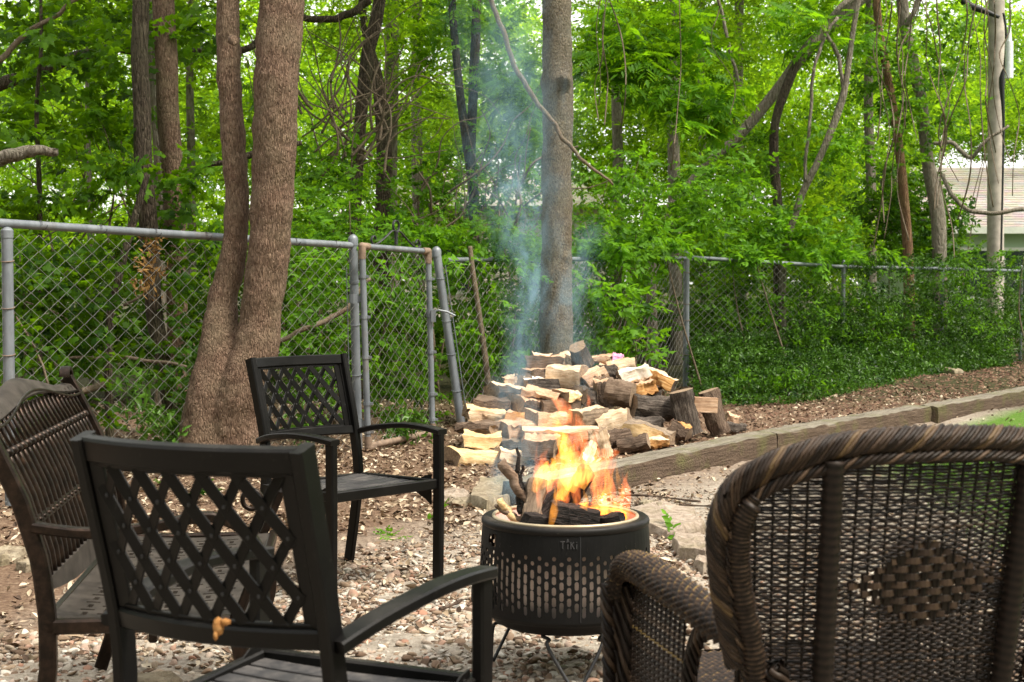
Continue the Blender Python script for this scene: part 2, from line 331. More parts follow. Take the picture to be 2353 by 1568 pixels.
class MB:
    def __init__(s): s.v = []; s.f = []; s.m = []; s.t = []
    def add(s, vs, fs, mi=0, tint=None):
        b = len(s.v); s.v += [tuple(v) for v in vs]; s.f += [tuple(b + i for i in f) for f in fs]
        s.m += [mi] * len(fs) if isinstance(mi, int) else list(mi)
        s.t += [0.5 if tint is None else tint] * len(vs) if not isinstance(tint, (list, tuple)) else list(tint)
    def box(s, c, size, rot=None, mi=0):
        hx, hy, hz = [k / 2 for k in size]
        vs = [Vector((x, y, z)) for x in (-hx, hx) for y in (-hy, hy) for z in (-hz, hz)]
        if rot is not None: vs = [rot @ v for v in vs]
        s.add([v + Vector(c) for v in vs], [(0, 1, 3, 2), (4, 6, 7, 5), (0, 4, 5, 1), (2, 3, 7, 6), (0, 2, 6, 4), (1, 5, 7, 3)], mi)
    def sweep(s, path, prof, up=(0, 0, 1), cap=True, mi=0, closed=False, scales=None, tint=None, shift=None):
        """profile [(a,b)] in (side, up) swept along path"""
        path = [Vector(p) for p in path]; n = len(path); k = len(prof); vs = []; up = Vector(up); side_prev = None
        for i, p in enumerate(path):
            if closed: t = path[(i + 1) % n] - path[i - 1]
            else: t = path[min(i + 1, n - 1)] - path[max(i - 1, 0)]
            t = t.normalized() if t.length > 1e-9 else Vector((0, 0, 1))
            sd_ = t.cross(up)
            if sd_.length < 0.05: sd_ = side_prev if side_prev else t.cross(Vector((1, 0, 0)))
            sd_.normalize()
            if side_prev and sd_.dot(side_prev) < 0 and up.length < 0.5: sd_ = -sd_
            side_prev = sd_; u = sd_.cross(t).normalized(); sc = scales[i] if scales else 1
            for j, (a, b) in enumerate(prof):
                vs.append(p + sd_ * a * sc + u * b * sc)
        fs = []
        for i in range(n if closed else n - 1):
            for j in range(k):
                a = i * k + j; b_ = i * k + (j + 1) % k; c_ = ((i + 1) % n) * k + (j + 1) % k; d = ((i + 1) % n) * k + j
                fs.append((d, c_, b_, a))
        if cap and not closed: fs += [tuple(range(k)), tuple((n - 1) * k + j for j in range(k))[::-1]]
        s.add(vs, fs, mi, tint)
    def tube(s, path, r, seg=8, mi=0, cap=True, up=(0.13, 0.21, 0.97), tint=None, closed=False):
        pr = [(math.cos(2 * PI * j / seg), math.sin(2 * PI * j / seg)) for j in range(seg)]
        n = len(path); sc = [r] * n if isinstance(r, (int, float)) else list(r)
        s.sweep(path, pr, up, cap, mi, closed, sc, tint)
    def bar(s, path, w_, h_, up=(0, 0, 1), mi=0, bev=0.18):
        a, b = w_ / 2, h_ / 2; e = min(a, b) * bev * 2
        s.sweep(path, [(-a + e, -b), (a - e, -b), (a, -b + e), (a, b - e), (a - e, b), (-a + e, b), (-a, b - e), (-a, -b + e)], up, True, mi)
    def lathe(s, prof, seg=48, mi=0, c=(0, 0, 0), closed=False):
        vs = [(c[0] + r * math.cos(2 * PI * j / seg), c[1] + r * math.sin(2 * PI * j / seg), c[2] + z) for r, z in prof for j in range(seg)]
        k = len(prof); fs = [(i * seg + j, i * seg + (j + 1) % seg, ((i + 1) % k) * seg + (j + 1) % seg, ((i + 1) % k) * seg + j) for i in range(k if closed else k - 1) for j in range(seg)]
        s.add(vs, fs, mi)
    def ball(s, c, r, sx=1, sy=1, sz=1, seg=8, mi=0):
        vs = []; fs = []; c = Vector(c)
        for i in range(1, seg // 2):
            th = PI * i / (seg // 2)
            for j in range(seg):
                ph = 2 * PI * j / seg
                vs.append(c + Vector((r * sx * math.sin(th) * math.cos(ph), r * sy * math.sin(th) * math.sin(ph), r * sz * math.cos(th))))
        k = len(vs); vs += [c + Vector((0, 0, r * sz)), c - Vector((0, 0, r * sz))]
        nr = seg // 2 - 1
        for i in range(nr - 1):
            for j in range(seg): fs.append((i * seg + j, (i + 1) * seg + j, (i + 1) * seg + (j + 1) % seg, i * seg + (j + 1) % seg))
        for j in range(seg): fs.append((k, j, (j + 1) % seg)); fs.append((k + 1, (nr - 1) * seg + (j + 1) % seg, (nr - 1) * seg + j))
        s.add(vs, fs, mi)
    def build(s, name, mats, parent=None, world=False, smooth=False, origin=None, tint=False):
        """world=True: verts given in world space; moved so that they sit right under the parent / origin"""
        me = bpy.data.meshes.new(name)
        off = Vector((0, 0, 0))
        if world and parent is not None:
            q = parent
            while q is not None: off += q.location; q = q.parent
        if origin is not None: off = Vector(origin)
        me.from_pydata([(v[0] - off[0], v[1] - off[1], v[2] - off[2]) for v in s.v], [], s.f)
        if isinstance(mats, str): mats = [mats]
        for k in mats: me.materials.append(MATS[k])
        if len(mats) > 1: me.polygons.foreach_set('material_index', s.m)
        if smooth: me.polygons.foreach_set('use_smooth', [True] * len(s.f))
        if tint:
            a = me.attributes.new('tint', 'FLOAT', 'POINT'); a.data.foreach_set('value', s.t)
        me.update()
        o = bpy.data.objects.new(name, me); C.objects.link(o)
        if parent is not None: o.parent = parent
        elif origin is not None: o.location = origin
        return o
def autosmooth(o, ang=40):
    me = o.data; me.polygons.foreach_set('use_smooth', [True] * len(me.polygons))
    try: me.set_sharp_from_angle(angle=R(ang))
    except Exception: pass
    return o
def spline(pts, n):
    """Catmull-Rom through points (any dimension), n samples"""
    pts = [np.array(p, float) for p in pts]; k = len(pts) - 1; out = []
    for i in range(n):
        t = i / (n - 1) * k; a = min(int(t), k - 1); u = t - a
        p0 = pts[max(a - 1, 0)]; p1 = pts[a]; p2 = pts[a + 1]; p3 = pts[min(a + 2, k)]
        out.append(0.5 * ((2 * p1) + (-p0 + p2) * u + (2 * p0 - 5 * p1 + 4 * p2 - p3) * u * u + (-p0 + 3 * p1 - 3 * p2 + p3) * u ** 3))
    return out
def pxpath(pts, n=None):
    """[(x,y,depth,radius_px)] in photo pixels -> world points and radii"""
    n = n or (len(pts) - 1) * 6 + 1
    sp = spline(pts, n); return [P(p[0], p[1], p[2]) for p in sp], [max(0.002, p[3] / PPM(p[2])) for p in sp]
def mesh_np(name, V, T, mat, parent=None, tint=None, off=(0, 0, 0), smooth=False):
    me = bpy.data.meshes.new(name); V = np.asarray(V, np.float32) - np.asarray(off, np.float32)
    T = np.asarray(T, np.int32); me.vertices.add(len(V)); me.vertices.foreach_set('co', V.ravel())
    k = T.shape[1]; me.loops.add(T.size); me.loops.foreach_set('vertex_index', T.ravel())
    me.polygons.add(len(T)); me.polygons.foreach_set('loop_start', np.arange(0, T.size, k, dtype=np.int32))
    me.polygons.foreach_set('loop_total', np.full(len(T), k, np.int32))
    if smooth: me.polygons.foreach_set('use_smooth', np.ones(len(T), bool))
    me.materials.append(MATS[mat])
    if tint is not None:
        a = me.attributes.new('tint', 'FLOAT', 'POINT'); a.data.foreach_set('value', np.asarray(tint, np.float32))
    me.update(calc_edges=True)
    o = bpy.data.objects.new(name, me); C.objects.link(o)
    if parent is not None: o.parent = parent
    else: o.location = off
    return o

# ------------------------------------------------------------------ ground
TA, TB, TC, TD = G(1231, 1173), G(1786, 1042), G(2141, 972), G(2470, 905)      # foot line of the timbers
def timber_side(x, y):      # >0 behind the timber line
    pts = [(-0.2, 7.1), (TA.x, TA.y), (TB.x, TB.y), (TC.x, TC.y), (TD.x, TD.y), (TD.x + 6, TD.y + 8.5)]
    pts = [(TA.x, TA.y), (TB.x, TB.y), (TC.x, TC.y), (TD.x, TD.y), (TD.x + 6, TD.y + 8.0)]
    best = np.full(np.shape(x), -9.0)
    bd = np.full(np.shape(x), 1e9)
    for (ax, ay), (bx_, by_) in zip(pts[:-1], pts[1:]):
        dx, dy = bx_ - ax, by_ - ay; L = math.hypot(dx, dy)
        t = np.clip(((x - ax) * dx + (y - ay) * dy) / L ** 2, 0, 1)
        d = np.hypot(x - ax - t * dx, y - ay - t * dy); sgn = np.sign(-(x - ax) * dy + (y - ay) * dx)
        upd = d < bd; bd = np.where(upd, d, bd); best = np.where(upd, d * sgn, best)
    return best
def height(x, y):
    x = np.asarray(x, float); y = np.asarray(y, float)
    h = 0.010 * np.sin(x * 2.1 + 1.3 * y) + 0.012 * np.sin(1.7 * y - x * 0.9 + 2) + 0.005 * np.sin(6.3 * x + 2.2) * np.sin(5.1 * y)
    sd_ = timber_side(x, y)
    wgt = np.clip((x - TA.x - 0.1) / 0.6, 0, 1)
    h += 0.085 * wgt * np.clip(sd_ / 0.14, 0, 1) * np.clip(1 - (sd_ - 0.3) / 3.0, 0.1, 1)
    return h
def ground():
    xs = np.concatenate([-np.geomspace(220, 5.2, 22), np.arange(-5, 9.01, 0.09), np.geomspace(9.3, 240, 22)])
    ys = np.concatenate([[-40, -15, -5, 0, 2], np.arange(3, 24, 0.10), np.geomspace(24.2, 400, 26)])
    X, Y = np.meshgrid(xs, ys); Z = height(X, Y) + 0.006 * rng.standard_normal(X.shape) * ((X > -5) & (X < 9) & (Y < 24))
    V = np.stack([X, Y, Z], -1).reshape(-1, 3); nx = len(xs)
    i, j = np.meshgrid(np.arange(len(ys) - 1), np.arange(nx - 1), indexing='ij'); a = (i * nx + j).ravel()
    o = mesh_np('ground', V, np.stack([a, a + 1, a + nx + 1, a + nx], 1), 'ground_soil', smooth=True); tag(o, kind='structure')
ground()

def inst(tv, tt, pos, Rm, sc, leaf_id=None, nl=1, tint0=None, spread=0.25):
    """merge N copies of template; returns verts, tris, tint"""
    N = len(pos); n = len(tv)
    sc = np.asarray(sc, float)
    tvs = tv[None] * (sc[:, None, :] if sc.ndim == 2 else sc[:, None, None])
    V = np.einsum('nij,nkj->nki', Rm, tvs) + pos[:, None, :]
    T = tt[None] + (np.arange(N) * n)[:, None, None]
    if tint0 is None: tint0 = rng.random(N)
    if leaf_id is None: tn = np.repeat(tint0, n)
    else:
        lr = rng.normal(0, spread, (N, nl)); tn = (tint0[:, None] + lr[:, leaf_id]).ravel()
    return V.reshape(-1, 3), T.reshape(-1, tt.shape[1]), np.clip(tn, 0, 1)
def rots(N, tilt=0.6, az=None):
    az = rng.uniform(0, 2 * PI, N) if az is None else az
    t1 = rng.normal(0, tilt, N); t2 = rng.normal(0, tilt, N)
    cz, sz = np.cos(az), np.sin(az); cx, sx = np.cos(t1), np.sin(t1); cy, sy = np.cos(t2), np.sin(t2); o = np.zeros(N); l = np.ones(N)
    Rz = np.stack([np.stack([cz, -sz, o], -1), np.stack([sz, cz, o], -1), np.stack([o, o, l], -1)], 1)
    Rx = np.stack([np.stack([l, o, o], -1), np.stack([o, cx, -sx], -1), np.stack([o, sx, cx], -1)], 1)
    Ry = np.stack([np.stack([cy, o, sy], -1), np.stack([o, l, o], -1), np.stack([-sy, o, cy], -1)], 1)
    return Rz @ Ry @ Rx
def ico():
    bm = bmesh.new(); bmesh.ops.create_icosphere(bm, subdivisions=1, radius=1); v1 = np.array([v.co for v in bm.verts]); t1 = np.array([[v.index for v in f.verts] for f in bm.faces]); bm.free()
    bm = bmesh.new(); bmesh.ops.create_icosphere(bm, subdivisions=2, radius=1); v2 = np.array([v.co for v in bm.verts]); t2 = np.array([[v.index for v in f.verts] for f in bm.faces]); bm.free()
    return (v1, t1), (v2, t2)
ICO = ico()
def rock_template(lod, seed):
    g = np.random.default_rng(seed); v, t = ICO[lod]; v = v.copy()
    for _ in range(8):       # slice facets
        d = g.normal(size=3); d /= np.linalg.norm(d); h = g.uniform(0.45, 0.8); k = v @ d
        v = v - np.outer(np.maximum(k - h, 0), d) * 0.95
    v += g.normal(0, 0.03, v.shape); return v, t
def blotch(x, y, f=1.0, ph=0.0):
    return 0.5 + 0.25 * (np.sin(x * 1.9 * f + y * 1.1 * f + ph) + np.sin(y * 2.6 * f - x * 1.3 * f + 2 * ph + 1) * 0.8 + 0.5 * np.sin(5.1 * x * f + 3.7 * y * f + ph))
def gravel():
    Vs, Ts, Tn = [], [], []; nb = 0
    for (lod, N, y0, y1, smin, smax) in ((1, 11000, 3.9, 6.6, 0.010, 0.024), (0, 42000, 4.0, 8.2, 0.005, 0.016), (0, 30000, 5.0, 10.5, 0.003, 0.010)):
        x = rng.uniform(-3.2, 2.2, N); y = rng.uniform(y0, y1, N)
        d = np.clip((7.2 - y + 0.4 * np.clip(x, -0.6, 2.4)) / 1.2, 0.15, 1) * (0.55 + 0.45 * (blotch(x, y, 1.2) > 0.33))
        d = np.where((x > 0.75), d * 0.8, d)
        d = np.where(np.hypot(x - 0.25, y - 4.4) < 0.75, d * 0.75, d)
        if y0 == 5.0: d = np.clip(d + 0.35, 0, 1)
        keep = (rng.random(N) < d) & (timber_side(x, y) < -0.03) & ~((x > 2.2)); x, y = x[keep], y[keep]
        for k in range(6):
            q = np.arange(len(x)) % 6 == k; n = q.sum()
            tv, tt = rock_template(lod, 100 + k + lod * 10)
            s_ = np.exp(rng.uniform(math.log(smin), math.log(smax), n)); sc = np.stack([s_ * rng.uniform(0.8, 1.35, n), s_, s_ * rng.uniform(0.3, 0.65, n)], 1)
            pos = np.stack([x[q], y[q], height(x[q], y[q]) + s_ * 0.18], 1)
            V, T, tn = inst(tv, tt, pos, rots(n, 0.35), sc); Vs.append(V); Ts.append(T + nb); Tn.append(tn); nb += len(V)
    o = mesh_np('gravel', np.concatenate(Vs), np.concatenate(Ts), 'pebble', tint=np.concatenate(Tn), smooth=False)
    tag(o, 'mixed tan, rust and cream river gravel spread round the fire pit and chairs', 'gravel', kind='stuff')
gravel()
LEAFT = (np.array([[0, -0.5, 0], [0.22, -0.15, 0.06], [0.28, 0.12, 0.12], [0, 0.5, 0.04], [-0.26, 0.15, 0.1], [-0.2, -0.2, 0.05], [0, 0, -0.03]], float),
         np.array([[0, 1, 6], [1, 2, 6], [2, 3, 6], [3, 4, 6], [4, 5, 6], [5, 0, 6]]))
CHIPT = (np.array([[-0.5, -0.12, 0], [0.5, -0.15, 0.02], [0.45, 0.14, 0.0], [-0.42, 0.12, 0.03], [0, 0, 0.16]], float), np.array([[0, 1, 4], [1, 2, 4], [2, 3, 4], [3, 0, 4]]))
def litter():
    N = 80000; x = rng.uniform(-5, 5.5, N); y = rng.uniform(4.6, 15, N)
    back = timber_side(x, y) > 0
    d = np.where(x < 0.9, np.clip((y - 5.5) / 1.6, np.where(x < -0.9, 0.9, 0.12), 1), 0.10) * (0.3 + 0.7 * (blotch(x, y, 1.5, 1) > 0.3)); d = np.where(back & (x > TA.x), 0.3 + 0.5 * (y > 12.5 + x), d)
    d = np.where((y > 12.2), d * 0.5, d)
    k = rng.random(N) < d; x, y = x[k], y[k]; n = len(x)
    s_ = np.exp(rng.uniform(math.log(0.013), math.log(0.05), n)); pos = np.stack([x, y, height(x, y) + 0.012], 1)
    V1, T1, t1 = inst(*LEAFT, pos, rots(n, 0.45), np.stack([s_, s_ * rng.uniform(0.9, 1.4, n), s_ * rng.uniform(0.5, 2.5, n)], 1))
    N = 70000; x = rng.uniform(-5, 3.0, N); y = rng.uniform(5.2, 13, N); k = (timber_side(x, y) < 0) & (rng.random(N) < np.clip((y - 5) / 2, 0.1, 1) * np.where(x > 0.9, 0.25, 1)); x, y = x[k], y[k]; n = len(x)
    s_ = rng.uniform(0.008, 0.032, n); V2, T2, t2 = inst(*CHIPT, np.stack([x, y, height(x, y) + 0.006], 1), rots(n, 0.25), np.stack([s_, s_ * rng.uniform(0.4, 1.6, n), s_ * 0.6], 1))
    o = mesh_np('leaf_litter', np.concatenate([V1, V2]), np.concatenate([T1, T2 + len(V1)]), 'litter', tint=np.concatenate([t1, t2 * 0.7]))
    tag(o, 'dry brown and tan fallen leaves and chips littering the earth before the fence', 'leaf litter', kind='stuff')
    N = 46000; x = rng.uniform(0.3, 9, N); y = rng.uniform(8, 24, N); sd_ = timber_side(x, y); k = (sd_ > 0.16) & (sd_ < 4.2); x, y = x[k], y[k]; n = len(x)
    s_ = rng.uniform(0.015, 0.06, n); V, T, t = inst(*CHIPT, np.stack([x, y, height(x, y) + 0.008], 1), rots(n, 0.35), np.stack([s_, s_ * rng.uniform(0.5, 1.4, n), s_], 1), tint0=rng.beta(1.3, 1.6, n))
    o = mesh_np('bark_mulch', V, T, 'mulch', tint=t)
    tag(o, 'reddish brown bark mulch in the raised bed behind the timber edging', 'mulch', kind='stuff')
litter()
BLADE = (np.array([[-0.04, 0, 0], [0.04, 0, 0], [0.03, 0.12, 0.55], [-0.03, 0.12, 0.55], [0, 0.38, 1.0]], float), np.array([[0, 1, 2], [0, 2, 3], [3, 2, 4]]))
def grass():
    N = 90000; x = rng.uniform(1.9, 11, N); y = rng.uniform(5.0, 20, N); sd_ = timber_side(x, y)
    k = (sd_ < -0.75 - 0.5 * blotch(x, y, 1.3)) & (x > 2.0 + 0.35 * blotch(x, y, 2) + 0.05 * (y - 6)) & (x < 0.42 * y + 0.6); x, y = x[k], y[k]; n = len(x)
    s_ = rng.uniform(0.03, 0.065, n); V, T, t = inst(*BLADE, np.stack([x, y, height(x, y)], 1), rots(n, 0.25), np.stack([s_ * 1.6, s_, s_], 1))
    tag(mesh_np('lawn_grass', V, T, 'grass', tint=t), 'short bright green lawn grass right of the timber edging', 'grass', kind='stuff')
grass()

# ------------------------------------------------------------------ landscape timbers
def timber(a, b, label, wd=0.215, hgt=0.155, mi=0):
    d = (b - a); L = math.hypot(d.x, d.y); ang = math.atan2(d.y, d.x); n = 34; M = MB()
    nrm = Vector((-math.sin(ang), math.cos(ang), 0)); g = random.Random(mi + 3)
    vs = []; prof = []
    ny, nz = 5, 4
    ring = [(0, z / nz) for z in range(nz)] + [(y / ny, 1) for y in range(ny)] + [(1, 1 - z / nz) for z in range(nz)] + [(1 - y / ny, 0) for y in range(ny)]
    k = len(ring)
    for i in range(n + 1):
        t = i / n
        for j, (u, v) in enumerate(ring):
            e = 0.006
            corner = (u in (0, 1)) and (v == 1)
            jx = g.gauss(0, 0.0025) + (0 if not corner else (0.012 if u == 0 else -0.01) * g.random())
            jz = g.gauss(0, 0.0025) - (0.012 * g.random() if corner else 0)
            vs.append((t * L + (g.gauss(0, 0.003) if i in (0, n) else 0), u * wd + jx, v * hgt + jz))
    fs = [(i * k + j, i * k + (j + 1) % k, (i + 1) * k + (j + 1) % k, (i + 1) * k + j) for i in range(n) for j in range(k)]
    fs = [f[::-1] for f in fs]
    fs += [tuple(range(k)), tuple(n * k + j for j in range(k))[::-1]]
    M.add(vs, fs)
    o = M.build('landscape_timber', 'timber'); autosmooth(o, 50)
    o.location = (a.x, a.y, -0.012); o.rotation_euler = (0, 0, ang)
    tag(o, label, 'timber', 'weathered timbers edging the mulch bed')
ga = (TB - TA).normalized() * 0.006; gb = (TC - TB).normalized() * 0.01
timber(TA, TB - ga, 'weathered brown timber nearest the fire, firewood piled against its left end', mi=1)
timber(TB + gb, TC - gb * 1.2, 'weathered middle timber with a split knot on its front, between two other edging timbers', mi=2)
timber(TC + gb * 2.5 + Vector((0.03, -0.05, 0)), TD + Vector((0.03, -0.05, 0)), 'farthest moss-stained timber edging the bed beside the lawn', mi=3)

# ------------------------------------------------------------------ foliage templates
def leaf_shape(kind):
    if kind == 'maple':
        out = [(0, 0), (0.14, -0.05), (0.30, -0.02), (0.26, 0.12), (0.50, 0.30), (0.33, 0.36), (0.36, 0.46), (0.14, 0.50), (0.13, 0.66), (0.06, 0.74), (0, 1.0)]
        pts = out + [(-x, y) for x, y in out[-2:0:-1]]
        v = [(x, y, -0.30 * abs(x) - 0.12 * y * y) for x, y in pts] + [(0, 0.32, 0.0)]; n = len(pts)
        return np.array(v), [(i, (i + 1) % n, n) for i in range(n)]
    if kind == 'ovate':
        v = [(0, 0, 0), (0.22, 0.18, 0.05), (0.26, 0.45, 0.05), (0.1, 0.8, 0.0), (0, 1.0, -0.1), (-0.1, 0.8, 0.0), (-0.26, 0.45, 0.05), (-0.22, 0.18, 0.05), (0, 0.45, -0.03)]
        return np.array(v), [(i, (i + 1) % 8, 8) for i in range(8)]
    v = [(0, 0, 0), (0.17, 0.4, 0.04), (0, 1.0, -0.08), (-0.17, 0.4, 0.04)]
    return np.array(v), [(0, 1, 2), (0, 2, 3)]
def rotm(ax, an): return np.array(Matrix.Rotation(an, 3, ax))
def spray(kind, seed):
    g = random.Random(seed); V, T, ids = [], [], []
    def put(kn, pos, az, tilt, roll, s_, lid):
        v, t = leaf_shape(kn); m = rotm('Z', az) @ rotm('X', tilt) @ rotm('Y', roll)
        b = sum(len(a) for a in V); V.append((v * s_) @ m.T + np.array(pos)); T.extend([tuple(b + i for i in f) for f in t]); ids.extend([lid] * len(v))
    def stick(p, q, r, lid):
        p, q = np.array(p, float), np.array(q, float); b = sum(len(a) for a in V)
        V.append(np.array([p + [r, 0, 0], p - [r, 0, 0], q, p + [0, 0, r]])); T.extend([(b, b + 1, b + 2), (b, b + 2, b + 3), (b + 1, b + 3, b + 2)]); ids.extend([lid] * 4)
    k = 0
    if kind == 'maple':
        for i in range(9):
            t = i / 8; sgn = -1 if i % 2 else 1; p = (0, t * 1.9, -0.25 * t * t); az = -sgn * g.uniform(0.5, 1.3) * (1 - 0.6 * t)
            pet = 0.45; q = (p[0] - math.sin(az) * pet, p[1] + math.cos(az) * pet, p[2] - 0.06)
            put('maple', q, az, g.uniform(-0.9, 0.1), g.uniform(-0.4, 0.4), g.uniform(0.65, 1.05), k); k += 1
    elif kind == 'ovate':
        for i in range(12):
            t = i / 11; sgn = -1 if i % 2 else 1; p = (0.12 * math.sin(3 * t), t * 2.6, -0.35 * t * t)
            put('ovate', p, -sgn * g.uniform(0.6, 1.2) * (1 - 0.5 * t), g.uniform(-0.8, 0.25), sgn * g.uniform(-0.2, 0.5), g.uniform(0.6, 1.0) * (1.0 - 0.25 * t), k); k += 1
    elif kind == 'pinnate':
        for r_ in range(3):
            a0 = (r_ - 1) * 1.0 + g.uniform(-0.2, 0.2); dr = g.uniform(0.25, 0.5)
            stick((0, 0, 0), (-math.sin(a0) * 2.2, math.cos(a0) * 2.2, -dr * 1.6), 0.02, k)
            for i in range(13):
                t = 0.2 + 0.8 * (i // 2) / 6; sgn = (-1 if i % 2 else 1) if i < 12 else 0
                p = (-math.sin(a0) * 2.2 * t, math.cos(a0) * 2.2 * t, -dr * 1.6 * t * t)
                put('lance', p, a0 - sgn * 1.1, g.uniform(-0.6, -0.1), sgn * 0.2, g.uniform(0.75, 1.0), k)
            k += 1
    elif kind == 'ivy':
        for i in range(9):
            put('lance2' if False else 'lance', (g.uniform(-0.8, 0.8), g.uniform(-0.8, 0.8), g.uniform(-0.5, 0.5)), g.uniform(0, 6.28), g.uniform(-1, 1), g.uniform(-1, 1), g.uniform(0.8, 1.3), k); k += 1
    elif kind == 'far':
        for i in range(14):
            put('lance', (g.uniform(-1.2, 1.2), g.uniform(-1.2, 1.2), g.uniform(-0.35, 0.35)), g.uniform(0, 6.28), g.uniform(-0.9, 0.5), g.uniform(-0.7, 0.7), g.uniform(0.7, 1.2), k); k += 1
    V = np.concatenate(V)
    if kind in ('far', 'ivy'): V = V * np.array([1.25, 1.0, 1.0])
    return V, np.array(T), np.array(ids), k
SPR = {k: [spray(k, s_) for s_ in range(4)] for k in ('maple', 'ovate', 'pinnate', 'ivy', 'far')}
def foliage(name, zones, kind, size, mat, parent, tilt=0.5, tint=(0.5, 0.2), zmin=0.03, keep=None, shell=0.5, kindtag=None):
    """zones: (x, y, rx, ry, depth, half_depth, count) in photo pixels and metres"""
    Vs, Ts, Tn = [], [], []; nb = 0
    pos = []
    for (x, y, rx, ry, d, dd, n) in zones:
        u = rng.normal(size=(n, 3)); u /= np.linalg.norm(u, axis=1)[:, None]; u *= (rng.random(n) ** shell)[:, None]
        for a in u:
            p = P(x + rx * a[0], y + ry * a[1], d + dd * a[2]); pos.append(p)
    pos = np.array(pos); pos = pos[pos[:, 2] > zmin]
    if keep is not None: pos = pos[keep(pos)]
    N = len(pos); tb = np.clip(rng.normal(tint[0], tint[1], N), 0, 1)
    for k in range(4):
        q = np.arange(N) % 4 == k; n = q.sum()
        if not n: continue
        tv, tt, ids, nl = SPR[kind][k]
        V, T, tn = inst(tv, tt, pos[q], rots(n, tilt), size * rng.uniform(0.7, 1.25, n), ids, nl, tb[q], 0.16)
        Vs.append(V); Ts.append(T + nb); Tn.append(tn); nb += len(V)
    off = np.zeros(3)
    q = parent
    while q is not None: off = off + np.array(q.location); q = q.parent
    V = np.concatenate(Vs)
    if parent is None: off = np.array([V[:, 0].mean(), V[:, 1].mean(), V[:, 2].min()])
    o = mesh_np(name, V, np.concatenate(Ts), mat, parent, np.concatenate(Tn), off)
    if kindtag: o['kind'] = kindtag
    return o
def wobble(path, amp, seed):
    g = random.Random(seed); a, b, c_, d = [g.uniform(0, 6) for _ in range(4)]
    return [p + Vector((math.sin(i * 0.9 + a) + 0.5 * math.sin(i * 2.3 + b), math.sin(i * 1.1 + c_), 0.5 * math.sin(i * 1.3 + d))) * amp for i, p in enumerate(path)]
def trunkmesh(name, pts, mat, parent, seg=14, lump=0.05, seed=0, n=None, amp=0.0):
    M = MB(); path, rad = pxpath(pts, n)
    if amp: path = wobble(path, amp, seed)
    M.tube(path, rad, seg); g = np.random.default_rng(seed)
    k = seg
    c = [0.0] * len(M.v)
    for i in range(len(path)):
        for j in range(seg):
            th = 2 * PI * j / seg; q = M.v[i * seg + j]; f = 1 + lump * (math.sin(3 * th + i * 0.35 + seed) + 0.6 * math.sin(5 * th - i * 0.6) + 0.8 * math.sin(0.8 * i + th + seed))
            p = path[i]; M.v[i * seg + j] = (p[0] + (q[0] - p[0]) * f, p[1] + (q[1] - p[1]) * f, q[2])
    return M.build(name, mat, parent, world=True, smooth=True)
BEHIND_RIGHT = ('leaning_arch_tree', 'slender_right_tree', 'twisted_vine_tree', 'bent_right_tree', 'red_bark_tree')
def tree(name, label, cat, trunks, crown=None, group=None, branches=(), bmat='bark_dark', base=None):
    """trunks: list of pt lists (first point is the foot); crown: dict for foliage()"""
    if name in BEHIND_RIGHT:
        if name == 'bent_right_tree': trunks = [[(a, b_, c_ + 1.6, e) for a, b_, c_, e in t] for t in trunks]
        trunks = [[(a, b_, c_ + 4.2, e) for a, b_, c_, e in t] for t in trunks]; branches = [[(a, b_, c_ + 4.2, e) for a, b_, c_, e in t] for t in branches]
        crown = [dict(c, size=c['size'] * 1.3, zones=[(a, b_, c1, d, e + 4.0, f, int(n * 1.3)) for a, b_, c1, d, e, f, n in c['zones']]) for c in (crown if isinstance(crown, list) else [crown])]
    tr = []
    for t in trunks:
        a, b_, c_, e = t[0]; yg = 644 + CH * F / c_
        tr.append([(a + 4, yg + 4, c_, e * 1.15)] + list(t) if (yg - b_ > 25 and b_ > 430) else list(t))
    trunks = tr
    p0 = trunks[0][0]; b = P(*p0[:3]); r = empty(name, (b.x, b.y, 0), 0, label, cat, group)
    for i, t in enumerate(trunks): trunkmesh('trunk', t, bmat, r, seed=i + int(p0[0]))
    for i, t in enumerate(branches): trunkmesh('branch', t, bmat, r, seg=7, seed=i + 40, amp=0.012)
    if crown:
        for c in (crown if isinstance(crown, list) else [crown]): foliage('crown', parent=r, **c)
    return r

